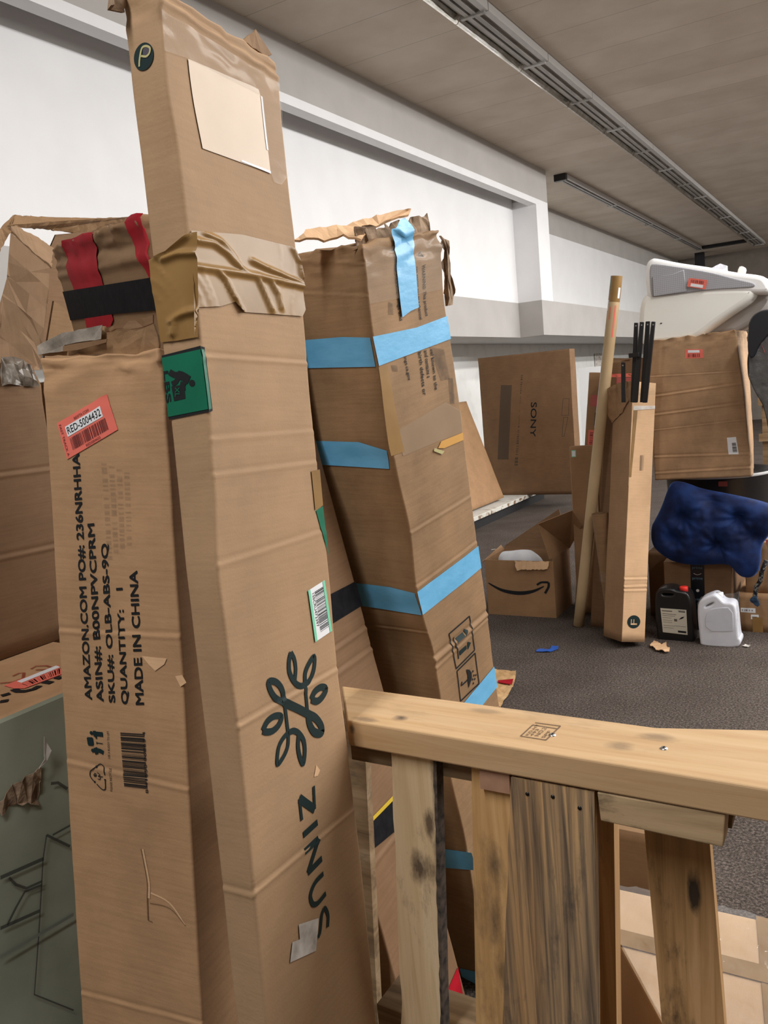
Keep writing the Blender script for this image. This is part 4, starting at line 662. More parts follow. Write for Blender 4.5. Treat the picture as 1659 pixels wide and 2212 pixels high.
# ---------------------------------------------------------------- the hall
XN, XF, XU, XL = -4.07, -3.75, -4.55, -4.95      # recess back, front of beam and column, far upper wall, lower wall
ZC, ZP, ZG, ZB = 4.2, 3.80, 2.55, 2.11            # ceiling, top of white paint, bottom of white paint, bottom of bulkhead
def carpet():
    m, nt, b = new_mat('carpet'); L = nt.links; tc = N(nt, 'ShaderNodeTexCoord')
    n1 = N(nt, 'ShaderNodeTexNoise'); val(n1, 'Scale', 105); val(n1, 'Detail', 4); val(n1, 'Roughness', 0.8); L.new(tc.outputs['Object'], n1.inputs[0])
    rp = N(nt, 'ShaderNodeValToRGB'); L.new(n1.outputs[0], rp.inputs[0]); e = rp.color_ramp.elements
    e[0].position = 0.36; e[0].color = (0.030, 0.026, 0.024, 1); e[1].position = 0.66; e[1].color = (0.245, 0.20, 0.175, 1)
    k = e.new(0.5); k.color = (0.095, 0.077, 0.067, 1)
    n2 = N(nt, 'ShaderNodeTexNoise'); val(n2, 'Scale', 3.2); val(n2, 'Detail', 5); L.new(tc.outputs['Object'], n2.inputs[0])
    mx = N(nt, 'ShaderNodeMix', data_type='RGBA', blend_type='MULTIPLY'); val(mx, 0, 0.6); L.new(rp.outputs[0], mx.inputs[6])
    r2 = N(nt, 'ShaderNodeValToRGB'); r2.color_ramp.elements[0].color = (0.55, 0.52, 0.5, 1); r2.color_ramp.elements[0].position = 0.3; r2.color_ramp.elements[1].position = 0.7
    L.new(n2.outputs[0], r2.inputs[0]); L.new(r2.outputs[0], mx.inputs[7]); L.new(mx.outputs[2], b.inputs['Base Color'])
    b.inputs['Roughness'].default_value = 0.95; b.inputs['Specular IOR Level'].default_value = 0.1
    bp = N(nt, 'ShaderNodeBump'); val(bp, 'Strength', 0.8); val(bp, 'Distance', 0.006); L.new(n1.outputs[0], bp.inputs['Height']); L.new(bp.outputs[0], b.inputs['Normal'])
    return m
def ceiling_mat():
    m, nt, b = new_mat('ceiling_board'); L = nt.links; tc = N(nt, 'ShaderNodeTexCoord')
    br = N(nt, 'ShaderNodeTexBrick'); L.new(tc.outputs['Object'], br.inputs[0]); br.offset = 0.0
    for k, v in (('Color1', (0.68, 0.605, 0.52, 1)), ('Color2', (0.73, 0.65, 0.56, 1)), ('Mortar', (0.42, 0.37, 0.32, 1)), ('Scale', 1.0), ('Mortar Size', 0.004), ('Brick Width', 2.44), ('Row Height', 0.61), ('Mortar Smooth', 0.6)): val(br, k, v)
    n1 = N(nt, 'ShaderNodeTexNoise'); val(n1, 'Scale', 2.2); val(n1, 'Detail', 6); L.new(tc.outputs['Object'], n1.inputs[0])
    r2 = N(nt, 'ShaderNodeValToRGB'); r2.color_ramp.elements[0].color = (0.72, 0.68, 0.62, 1); r2.color_ramp.elements[0].position = 0.3; r2.color_ramp.elements[1].position = 0.65; L.new(n1.outputs[0], r2.inputs[0])
    mx = N(nt, 'ShaderNodeMix', data_type='RGBA', blend_type='MULTIPLY'); val(mx, 0, 0.5); L.new(br.outputs[0], mx.inputs[6]); L.new(r2.outputs[0], mx.inputs[7])
    L.new(mx.outputs[2], b.inputs['Base Color']); b.inputs['Roughness'].default_value = 0.9; b.inputs['Specular IOR Level'].default_value = 0.15
    n3 = N(nt, 'ShaderNodeTexNoise'); val(n3, 'Scale', 90); val(n3, 'Detail', 3); L.new(tc.outputs['Object'], n3.inputs[0])
    bp = N(nt, 'ShaderNodeBump'); val(bp, 'Strength', 0.25); val(bp, 'Distance', 0.004); L.new(n3.outputs[0], bp.inputs['Height']); L.new(bp.outputs[0], b.inputs['Normal'])
    return m
M['carpet'] = carpet(); M['ceil'] = ceiling_mat()
M['wall_white'] = mottled('wall_paint_white', (0.80, 0.797, 0.805), (0.835, 0.832, 0.84), scale=3, rough=0.6, bump=0.05, bscale=200)
M['wall_grey'] = mottled('wall_paint_grey', (0.42, 0.40, 0.385), (0.455, 0.435, 0.415), scale=3, rough=0.6)
M['wall_low'] = mottled('wall_lower_offwhite', (0.68, 0.68, 0.66), (0.75, 0.75, 0.73), scale=5, rough=0.7, contrast=(0.3, 0.5))
M['wall_taupe'] = mottled('end_wall_taupe', (0.19, 0.165, 0.14), (0.23, 0.20, 0.17), scale=4, rough=0.9)
structure('floor', MB().box(-5.0, -8, -0.1, 14, 23.2, 0), M['carpet'])
structure('ceiling', MB().box(-5.0, -8, ZC, 14, 23.2, ZC+0.1), M['ceil'])
structure('wall_end', MB().box(-5.0, 23.0, 0, 14, 23.2, ZC), M['wall_taupe'])
structure('wall_back_unseen', MB().box(-5.15, -8.2, 0, 14, -8.0, ZC), M['wall_low'])  # unseen closing wall, added to hold off light from behind
def painted(name, boxes):
    """boxes: (x0,y0,z0,x1,y1,z1,mat). One mesh, one slot per paint."""
    mb = MB(); ids = []; mats = []
    for b in boxes:
        mb.box(*b[:6]); m = M[b[6]]
        if m not in mats: mats.append(m)
        ids += [mats.index(m)]*6
    o = mb.build(name, None)
    for m in mats: o.data.materials.append(m)
    for p, i in zip(o.data.polygons, ids): p.material_index = i
    return tag(o, kind='structure')
painted('wall_left', [(-5.15, -8, 0, XL, 23, ZB, 'wall_low'),
    (-5.15, -8, ZB, XN, 10.87, ZG, 'wall_grey'), (-5.15, -8, ZG, XN, 10.87, 4.0, 'wall_white'), (-5.15, -8, 4.0, XN, 10.87, ZC, 'wall_white'),
    (-5.15, 10.87, ZB, XF, 23, ZG, 'wall_grey'), (-5.15, 10.87, ZG, XU, 23, ZP, 'wall_white'), (-5.15, 10.87, ZP, XU, 23, ZC, 'wall_grey')])
painted('trim_beam', [(XF-0.11, -8, 3.73, XF, 10.44, ZP, 'wall_white'), (XF-0.11, -8, ZP, XF, 10.44, ZC, 'wall_grey')])
painted('trim_column', [(XN, 10.44, ZB, XF, 10.87, ZG, 'wall_grey'), (XN, 10.44, ZG, XF, 10.87, ZP, 'wall_white'), (XN, 10.44, ZP, XF, 10.87, ZC, 'wall_grey')])
structure('trim_post', MB().box(-3.96, 22.0, 0, -3.76, 22.2, ZC), flat('black_steel', (0.01, 0.01, 0.012), 0.6))
structure('trim_track', MB().box(-3.70, 20.85, ZC-0.06, -2.66, 21.05, ZC), flat('black_track', (0.008, 0.008, 0.01), 0.6))
structure('door_1', MB().box(-4.5, 22.9, 2.9, -4.0, 23.0, 3.95), flat('dark_opening', (0.02, 0.02, 0.02), 0.8))

# housings guessed around the unseen lamp rows; shields added to shade the wall tops
mh = flat('trough_white', (0.8, 0.8, 0.8), 0.5)
for x, ya, yb in ((0.95, 1.5, 13.3), (3.4, 2.6, 20.1), (6.2, 2.6, 20.1), (-0.8, -2.8, 0.2)):
    t = thing('unseen_trough_light', 'long trough light assumed on the ceiling outside the view, shielding the wall tops', 'ceiling light', (x, 0, ZC), group='unseen trough lights')
    MB().box(-0.16, ya, -0.03, 0.16, yb, 0).build('housing', mh, t)
    MB().box(-0.26, ya, -0.145, -0.25, yb, 0).build('side_shield', mh, t); MB().box(0.25, ya, -0.145, 0.26, yb, 0).build('side_shield', mh, t)

# unlit strip lights on the ceiling
M['lamp_house'] = mottled('lamp_enamel', (0.30, 0.285, 0.27), (0.42, 0.40, 0.375), scale=6, rough=0.4, stretch=(4, 0.6, 4))
M['lamp_lip'] = flat('lamp_lip', (0.52, 0.51, 0.50), 0.4)
M['lamp_mirror'] = mottled('lamp_reflector', (0.55, 0.52, 0.45), (0.8, 0.78, 0.74), scale=9, rough=0.12, spec=1.0, stretch=(1, 1.5, 1))
M['lamp_mirror'].node_tree.nodes['Principled BSDF'].inputs['Metallic'].default_value = 1
M['black_plastic'] = flat('black_plastic', (0.012, 0.012, 0.014), 0.4)
def strip_light(name, label, x0, x1, ya, yb, seg, zb, lip):
    t = thing(name, label, 'ceiling light', ((x0+x1)/2, ya, ZC)); w = (x1-x0)/2; y = 0; L = yb-ya; k = 0
    while y < L-0.05:
        e = min(y+seg, L)-0.012
        mb = MB(); mb.hexa([(-w, y, -0.045), (w, y, -0.045), (w, e, -0.045), (-w, e, -0.045)], [(-w*.8, y, 0), (w*.8, y, 0), (w*.8, e, 0), (-w*.8, e, 0)])
        mb.box(-w*.55, y, -0.07, -w*.15, e, -0.045).box(w*.1, y, -0.07, w*.5, e, -0.045)
        mb.build('housing_section', M['lamp_house'], t)
        MB().box(w, y, zb, w+lip, e, -0.005).build('side_lip', M['lamp_lip'], t)
        if lip > .03: MB().hexa([(-w-.05, y, zb-.02), (-w-.035, y, zb-.02), (-w-.035, e, zb-.02), (-w-.05, e, zb-.02)], [(-w-.01, y, -.0), (-w+.005, y, -.0), (-w+.005, e, -.0), (-w-.01, e, -.0)]).build('side_reflector', M['lamp_mirror'], t)
        MB().box(-w, e-0.02, -0.078, w+lip*.5, e+0.012, -0.0).build('joint_band', M['lamp_house'] if k % 2 else M['lamp_lip'], t)
        y += seg; k += 1
    MB().box(-w-.01, -0.07, -0.085, w+.01, 0.0, 0).build('end_cap', M['black_plastic'], t)
    return t
strip_light('fluorescent_strip_light', 'long unlit strip light crossing the ceiling from the top edge, with a mirror-like side', -2.56, -2.40, 3.4, 21.8, 1.22, -0.065, 0.045)
strip_light('fluorescent_strip_light', 'shorter unlit strip light nearer the wall, starting with a black end cap', -3.74, -3.60, 11.25, 21.0, 2.44, -0.07, 0.012)

# ---------------------------------------------------------------- far group along the wall
def simple_carton(name, label, x, y, z, w, d, h, rz=0, mat='card_far', tilt=(0, 0), **k):
    return Carton(name, label, 'box', (x, y, z), (tilt[0], tilt[1], rz), (w, d, h), M[mat], amp=k.pop('amp', 0.002), fine=False, r=0.006, **k)
# low display base along the wall
t = thing('display_base', 'low white display deck with a chipped edge on a black kick at the wall foot', 'shelf', (-4.35, 7.0, 0))
MB().box(-0.45, -1.6, 0.11, 0.56, 3.3, 0.155).build('deck', mottled('chipped_white', (0.45, 0.40, 0.33), (0.72, 0.71, 0.66), scale=7, rough=0.5, contrast=(0.3, 0.42)), t)
MB().box(-0.45, -1.6, 0, 0.52, 3.3, 0.11).build('kick', flat('kick_black', (0.008, 0.008, 0.009), 0.7), t)
MB().box(0.56, -1.6, 0.112, 0.566, 3.3, 0.15).build('edge_strip', mottled('chipped_edge', (0.2, 0.12, 0.07), (0.6, 0.58, 0.52), scale=12, rough=0.6, stretch=(1, 1, 1), contrast=(0.42, 0.52)), t)
# television carton
tv = simple_carton('television_carton', 'big flat brown carton marked SONY on its side, upright on the display deck', -4.32, 9.6, 0.156, 1.17, 0.2, 1.72, mat='card_dark', tilt=(0, 0))
def wl(c, pts):       # world points on the front of an untilted carton -> local face coordinates
    o = c.root; mw = (Matrix.Translation(o.location) @ o.rotation_euler.to_matrix().to_4x4()).inverted()
    return [tuple((mw @ Vector(p)).xz) for p in pts]
tv.text('printed_name', 'SONY', [wl(tv, PT['sonytxt'])[i] for i in (1, 0, 3, 2)], M['ink'], bold=0.02)
tv.poly('printed_panel', 'F', wl(tv, PT['sonyrect']), M['ink_faint'])
a = wl(tv, PT['sonyl1']); tv.barcode('printed_lines', [a[0], a[1], a[2], a[3]], M['ink_faint'], 5, n=60)
tv.put('printed_icons', [('F', *stroke_poly([p, q], 0.006)) for P_ in (PT['sonyr'], PT['sonyr2']) for p, q in zip(wl(tv, P_), wl(tv, P_)[1:]+wl(tv, P_)[:1])], M['ink_faint'])
# panel leaning on the wall
pc = Carton('flat_carton', 'flat carton leaning on the wall just behind the blue-taped carton', 'box', (-4.02, 8.15, 0.156), (0, -0.33, 0), (0.1, 1.05, 1.25), M['card_far'], fine=False, amp=0.002)
# open smile box
t = thing('open_carton', 'open carton with a black smile arrow, flaps up, in front of the deck', 'box', (-2.352, 5.10, 0.0), (0, 0, 0.02))
w, d, h, th = 0.485, 0.36, 0.385, 0.005
mb = MB().box(0, 0, 0, w, th, h-0.0); mb.box(0, d-th, 0, w, d, h).box(0, th, 0, th, d-th, h).box(w-th, th, 0, w, d-th, h+0.02).box(th, th, 0, w-th, d-th, th); mb.build('body', M['card_far'], t)
plate('flap', [(0.46, 0.0, 0.40), (0.386, 0.03, 0.632), (0.60, 0.1, 0.71), (0.645, 0.15, 0.60), (0.485, 0.36, 0.40)], 0.005, M['card_far'], t)
plate('flap', [(0, d, h), (w, d, h), (w*.8, d+.12, h+.27), (-0.0, d+.02, h+.02)], 0.005, M['card_dark'], t)
plate('flap', [(0, 0.0, h), (0.0, d, h), (-.02, d, h+.03), (-.03, 0, h-.02)], 0.005, M['card_far'], t)
plate('flap', [(0.22, -0.004, h), (0.46, -0.004, h), (0.45, -0.02, h-.05), (0.24, -0.02, h-.06)], 0.004, M['card_farpale'], t, jit=0.004)
S0 = PT['smile']; bt_ = [(p[0]+2.352, p[2]) for p in S0]
V = []; Fc = []; base = [Vector(p) for p in bt_[:5]]; cv = stroke_poly(base, 0.0)[0]; cv = cv[:len(cv)//2]; n = len(cv)
for i, p in enumerate(cv):
    w_ = 0.004+0.022*math.sin(math.pi*min(1, (i+0.6)/n))**0.8; V += [(p.x, -0.0014, p.y-w_/2), (p.x, -0.0014, p.y+w_/2)]
Fc = [(2*i, 2*i+2, 2*i+3, 2*i+1) for i in range(n-1)]
a_ = [bt_[5], bt_[6], bt_[7], bt_[8], bt_[9]]; v_, f_2 = stroke_poly([a_[0], a_[1], a_[2]], .014); k = len(V); V += [(p[0], -.0014, p[1]) for p in v_]; Fc += [tuple(i+k for i in f) for f in f_2]
v_, f_2 = stroke_poly([a_[2], a_[3], a_[4]], .016); k = len(V); V += [(p[0], -.0014, p[1]) for p in v_]; Fc += [tuple(i+k for i in f) for f in f_2]
obj('printed_smile', V, Fc, M['ink'], t)
# pillow in it
def blob_xz(name, out, yc, th, mat, parent=None, rough=0.0, label=None, n=20):
    """cushion-like solid from an XZ outline"""
    c = Vector((sum(p[0] for p in out)/len(out), 0, sum(p[2] for p in out)/len(out))); O = smooth2d([(p[0], p[2]) for p in out], 2); m = len(O)
    V = []; Fc = []
    for sgn in (-1, 1):
        for i in range(n+1):
            r = i/n; hgt = th*(1-r**3.2)**0.55
            for (x, z) in O:
                p = Vector((c.x+(x-c.x)*r, yc+sgn*hgt, c.z+(z-c.z)*r))
                if rough and r < 0.999: p += Vector((noise.noise(p*14), noise.noise(p*17+Vector((4, 4, 4)))*1.6, noise.noise(p*13+Vector((8, 1, 1)))))*rough*(1-r*0.5)
                V.append(p)
    for s_ in (0, 1):
        b = s_*(n+1)*m
        for i in range(n):
            for k in range(m):
                f = (b+i*m+k, b+i*m+(k+1) % m, b+(i+1)*m+(k+1) % m, b+(i+1)*m+k); Fc.append(f if s_ == 0 else f[::-1])
    o = obj(name, V, Fc, mat, parent, True, label)
    bm = bmesh.new(); bm.from_mesh(o.data); bmesh.ops.remove_doubles(bm, verts=bm.verts, dist=1e-4); bmesh.ops.recalc_face_normals(bm, faces=bm.faces[:]); bm.to_mesh(o.data); bm.free(); return o
pts = [(-2.335, 0, 0.25), (-2.32, 0, 0.40), (-2.25, 0, 0.41), (-2.12, 0, 0.425), (-2.05, 0, 0.395), (-2.0, 0, 0.34), (-2.0, 0, 0.2), (-2.3, 0, 0.2)]
tag(blob_xz('foam_cushion', pts, 5.28, 0.10, mottled('white_foam', (0.62, 0.66, 0.72), (0.75, 0.78, 0.82), scale=10, bump=0.3, bscale=60), rough=0.01), 'white padded cushion poking out of the open smile carton', 'cushion')
# white board far behind
t = tag(plate('white_board', [(-2.86, 9.0, 0.0), (-2.86, 9.0, 1.64), (-2.5, 9.05, 1.64), (-2.5, 9.05, 0.0)], 0.02, flat('white_board', (0.86, 0.87, 0.88), 0.4)), 'bright white board standing upright behind the tall sticker-marked carton', 'board')
tag(plate('wall_notice', [(-4.93, 16.58, 1.93), (-4.93, 16.59, 1.64), (-4.93, 17.2, 1.64), (-4.93, 17.2, 1.93)], 0.01, M['white_dirty']), 'small pale printed notice on the far lower wall', 'sign')
# small and tall cartons left of the tube
sm_ = simple_carton('slim_carton', 'slim short carton with a small tag, wedged left of the tall sticker-marked carton', -1.775, 5.27, 0.0, 0.16, 0.07, 1.12, rz=0.1, tilt=(-0.03, 0.0))
sm_.poly('tag_label', 'F', [(0.012, 1.05), (0.042, 1.05), (0.042, 1.095), (0.012, 1.095)], M['mint']); sm_.poly('tag_paper', 'F', [(0.016, 1.055), (0.038, 1.055), (0.038, 1.09), (0.016, 1.09)], M['white'], off=0.0018)
tb = Carton('tall_carton', 'tall narrow carton with red stickers, behind the kraft tube', 'box', (-1.83, 5.38, 0.0), (-0.02, 0.11, 0.08), (0.2, 0.15, 1.6), M['card_far'], fine=False, amp=0.002)
tb.poly('red_sticker', 'F', [(0.02, 1.38), (0.075, 1.38), (0.075, 1.455), (0.02, 1.455)], M['coral_dull'])
tb.poly('red_sticker', 'F', [(0.02, 1.12), (0.075, 1.12), (0.075, 1.225), (0.02, 1.225)], M['coral']); tb.barcode('barcode', [(0.03, 1.13), (0.052, 1.13), (0.052, 1.215), (0.03, 1.215)], M['red_ink'], 3, along='v', off=0.002, n=24)
tb.poly('white_strip', 'F', [(0.056, 1.13), (0.07, 1.13), (0.07, 1.2), (0.056, 1.2)], M['white'], off=0.002)
tb.poly('printed_mark', 'F', [(0.055, 1.25), (0.11, 1.25), (0.11, 1.34), (0.055, 1.34)], M['ink_faint'])
# kraft tube
t = thing('mailing_tube', 'long kraft cardboard tube standing on end and leaning slightly, taped at the top', 'tube', (-1.672, 4.97, 0.005))
mb = MB(); D_ = Vector((0.338, 0.03, 2.125)); mb.tube([D_*k/10 for k in range(11)], 0.033, 24)
mb.build('tube_body', mottled('tube_kraft', (0.44, 0.31, 0.17), (0.52, 0.38, 0.22), scale=9, rough=0.7, stretch=(1, 1, 0.3)), t, smooth=True)
def on_tube(name, z0, z1, a0, a1, mat):
    V = []; ax = D_.normalized(); e1 = Vector((1, 0, 0)); e1 = (e1-ax*e1.dot(ax)).normalized(); e2 = ax.cross(e1); n = 10
    for z in (z0, z1):
        for k in range(n+1):
            a = math.radians(a0+(a1-a0)*k/n); V.append(D_*(z/2.125)+(e1*math.cos(a)+e2*math.sin(a))*0.0336)
    obj(name, V, [(k, k+1, n+2+k, n+1+k) for k in range(n)], mat, t, True)
on_tube('end_tape', 1.98, 2.125, -170, 20, M['browntape']); on_tube('green_label', 2.03, 2.125, 185, 225, M['green']); on_tube('white_label', 1.93, 1.99, 185, 228, M['white'])
on_tube('white_label', 1.25, 1.72, 180, 214, M['white']); on_tube('red_print', 1.88, 1.95, 250, 262, M['coral']); on_tube('red_print', 1.78, 1.96, 300, 316, M['coral']); on_tube('white_label', 2.0, 2.06, 318, 345, M['white'])
# cartons around it
db = simple_carton('dark_tall_carton', 'dark tall carton right behind the kraft tube with a red label near its torn top', -1.62, 5.14, 0.0, 0.25, 0.12, 1.66, rz=0.05, mat='card_dark', tilt=(0, 0.10), crush=0.05, seed=3)
db.poly('red_label', 'F', [(0.06, 1.46), (0.16, 1.46), (0.16, 1.56), (0.06, 1.56)], M['coral_dull']); db.poly('orange_tape', 'F', [(0.02, 1.56), (0.17, 1.565), (0.17, 1.585), (0.02, 1.58)], M['coral'])
db.poly('printed_mark', 'F', [(0.1, 0.72), (0.2, 0.72), (0.2, 0.85), (0.1, 0.85)], M['ink_faint'])
db2 = simple_carton('short_carton', 'short narrow carton between the kraft tube and the carton of black rods', -1.60, 4.98, 0.0, 0.16, 0.08, 0.62, rz=0.08, mat='card_dark', tilt=(0, 0.10))
db2.poly('scribble', 'F', stroke_poly([(0.07, 0.2), (0.09, 0.26), (0.1, 0.34), (0.12, 0.27), (0.13, 0.36)], 0.008)[0], M['ink_faint'])
t = thing('rolled_carton', 'short rolled kraft sleeve standing against the carton of black rods', 'tube', (-1.455, 4.93, 0.0)); mb = MB(); mb.tube([(0.03, 0, 0.0), (-0.03, 0, 0.74)], [0.045, 0.05], 16, cap=False)
mb.build('sleeve', M['card_side'], t, smooth=True); MB().tube([(0.0, 0, 0.32), (-0.005, 0, 0.38)], 0.051, 16, cap=False).build('tape_band', M['cleartape'], t, smooth=True)
# carton of rods
K = BOX['K']; kc = Carton('rod_carton', 'long open-topped carton holding black rods, with a round F mark at its foot', 'box', K['P'], K['R'], K['D'], M['card_farpale'], creases=cre(DEC['K_creases'], amp=0.003, wd=0.006), fine=False, r=0.004, shade_mat=M['card_far'], seed=2)  # left side gets a darker kraft: its shade is put into the colour
tp = [(min(max(p[0], 0.002), K['D'][0]-.002), p[1]) for p in DEC['K_tape']]; kc.poly('clear_tape_band', 'F', tp[:4], mottled('glare_tape', (0.7, 0.66, 0.6), (0.85, 0.82, 0.78), scale=30, rough=0.08, bump=1, bscale=50, spec=1, alpha=0.75), off=0.003)  # pale colour of the first band stands in for glare on clear tape
kc.poly('clear_tape_band', 'F', tp[4:], M['cleartape'], off=0.003); kc.poly('tape_strip', 'F', DEC['K_strip'], M['browntape'], off=0.002)
c = DEC['K_flogo']; rx = abs(c[1][0]-c[2][0])/2; ry = abs(c[3][1]-c[4][1])/2
lg = kc.poly('round_mark', 'F', disc(c[0], rx, ry), M['ink_green'], off=0.0015)
kc.text('letter', 'F', [(c[0][0]+.020, c[0][1]-.018), (c[0][0]+.020, c[0][1]+.014), (c[0][0]-.020, c[0][1]+.014), (c[0][0]-.020, c[0][1]-.018)], M['card_farpale'], off=0.0025, parent=lg, bold=0.02)
a = DEC['K_print']; kc.barcode('printed_lines', [a[0], a[1], a[2], a[3]], M['ink_faint'], 8, along='u', n=10)
plate('torn_flap', [(-0.004, 0.0, 1.42), (-0.004, 0.0, 1.50), (-0.03, 0.10, 1.505), (-0.075, 0.235, 1.47), (-0.05, 0.25, 1.38), (-0.01, 0.22, 1.28), (-0.004, 0.1, 1.33)], 0.004, M['card_far'], kc.root, jit=0.003, crumple=0.006)
# black rods: each one is its own thing
M['rod'] = flat('black_rod', (0.008, 0.008, 0.009), 0.35)
R_ = PT['rods']
def rod(name, label, q, y, dy, grp=None, w=None):
    a, b, c_, d_ = [Vector(p) for p in q]; t = thing(name, label, 'rod', (0, 0, 0), group=grp)
    mb = MB(); mb.hexa([(c_.x, y, c_.z-0.12), (d_.x, y, d_.z-0.12), (d_.x, y+dy, d_.z-0.12), (c_.x, y+dy, c_.z-0.12)], [(a.x, y+.02, a.z), (b.x, y+.02, b.z), (b.x, y+dy+.02, b.z), (a.x, y+dy+.02, a.z)])
    mb.build('bar', M['rod'], t, bevel=0.003)
    MB().tube([((a.x+b.x)/2, y+.018, a.z-.018), ((a.x+b.x)/2, y+.021, a.z-.018)], 0.004, 10).build('screw_hole', M['silver'], t)
    return t
for i, lb in enumerate(('leftmost of the four long black rods sticking out of the open carton', 'second from left of the four long black rods in the open carton', 'third from left of the four long black rods in the open carton', 'rightmost of the four long black rods sticking out of the open carton')):
    rod('black_rod', lb, R_[i*4:i*4+4], 4.78-0.03*(i % 2), 0.02, 'black rods in the open carton')
rod('black_rod', 'short black rod standing left of the four long ones', R_[16:20], 4.76, 0.02, 'black rods in the open carton')
t = thing('rod_bracket', 'black cross bracket joining the rods in the open carton', 'bracket'); a, b, c_, d_ = [Vector(p) for p in R_[20:24]]
MB().box(a.x, 4.72, c_.z, b.x, 4.745, a.z).build('plate', M['rod'], t, bevel=0.003)
# big carton on the tub, tub on prime carton
P_ = PT['bigbox']
bb = Carton('big_carton', 'big square dented carton on the black tub, with a red sticker and a white label', 'box', (-1.19, 5.10, 0.912), (-0.0, -0.015, 0.02), (0.505, 0.42, 0.83), M['card_farpale2'], creases=cre([(0, .50), (0.5, .53), (0, 0.39), (0.5, 0.42), (0, .14), (.5, .13), (0, 0.04), (.5, .05)], amp=0.0035, wd=0.006)+cre([(0, .62), (.5, .60), (0, .30), (.5, .325)], amp=0.0015, wd=0.004), bows={'FR': [(0, .035), (.83, -.008)], 'FL': [(0, 0), (.83, 0)]}, fine=True, amp=0.005, crush=0.015, seed=5, r=0.008)
def fl(pts, c): return wl(c, pts)
bb.poly('red_sticker', 'F', fl(PT['bbred'], bb), M['coral']); q = fl(PT['bbred'], bb); bb.barcode('barcode', sub(q, .15, .12, .85, .5), M['red_ink'], 2, off=0.002, n=26); bb.poly('white_strip', 'F', sub(q, .15, .62, .8, .9), M['white'], off=0.002)
q = fl(PT['bbw'], bb); wq = bb.poly('shipping_label', 'F', q, M['white']); bb.barcode('barcode', sub(q, .45, .12, .9, .7), M['ink'], 4, along='v', off=0.002, parent=wq, n=20)
bb.poly('corner_tape', 'R', [(0.0, 0.0), (0.16, 0.0), (0.1, 0.12), (0.0, 0.09)], M['cleartape'], off=0.003)
t = thing('black_tub', 'round black plastic tub under the big carton, half hidden by the blue cushion', 'tub', (-0.915, 5.62, 0.424))
MB().lathe([(0, 0), (0.27, 0), (0.29, 0.02), (0.315, 0.44), (0.33, 0.455), (0.33, 0.475), (0.31, 0.475), (0.3, 0.44), (0.0, 0.43)], n=48).build('tub_body', flat('tub_black', (0.012, 0.012, 0.014), 0.35), t, smooth=True)
MB().lathe([(0.333, 0.46), (0.337, 0.467), (0.333, 0.478)], n=48).build('rim', flat('rim_grey', (0.5, 0.5, 0.5), 0.3), t, smooth=True)
a = thing('red_tag_sticker', 'small red sticker on the black tub just above the blue cushion', 'sticker', (-0.86, 5.29, 0.84)); MB().box(0, 0, 0, 0.05, 0.002, 0.03).build('paper', M['coral_dull'], a)
pr_ = simple_carton('taped_carton', 'medium carton behind the jugs with a black printed tape strip down its front', -1.15, 5.06, 0.0, 0.385, 0.66, 0.415, rz=0.03, mat='card_dark', group=None)
tt = pr_.poly('printed_tape', 'F', [(0.155, 0.0), (0.232, 0.0), (0.232, 0.413), (0.155, 0.413)], flat('prime_tape', (0.006, 0.008, 0.012), 0.3), off=0.002, cell=0.05)
for z_, s_ in ((0.385, 'prime'), (0.32, 'prime'), (0.19, 'prime'), (0.07, 'prime')): pr_.text('tape_print', s_, [(0.165, z_-.012), (0.222, z_-.012), (0.222, z_+.008), (0.165, z_+.008)], flat('tape_print_blue', (0.12, 0.22, 0.3), 0.5), off=0.003, parent=tt)
pr_.put('tape_smile', [('F', *stroke_poly([(0.172, 0.35), (0.193, 0.342), (0.215, 0.35)], 0.003)), ('F', disc((0.193, 0.245), 0.009), [tuple(range(28))])], M['white_dirty'], off=0.003, parent=tt)
dk = simple_carton('dark_carton', 'dark carton on the floor between the rod carton and the black jug', -1.30, 5.3, 0.0, 0.13, 0.26, 0.42, mat='card_dark')
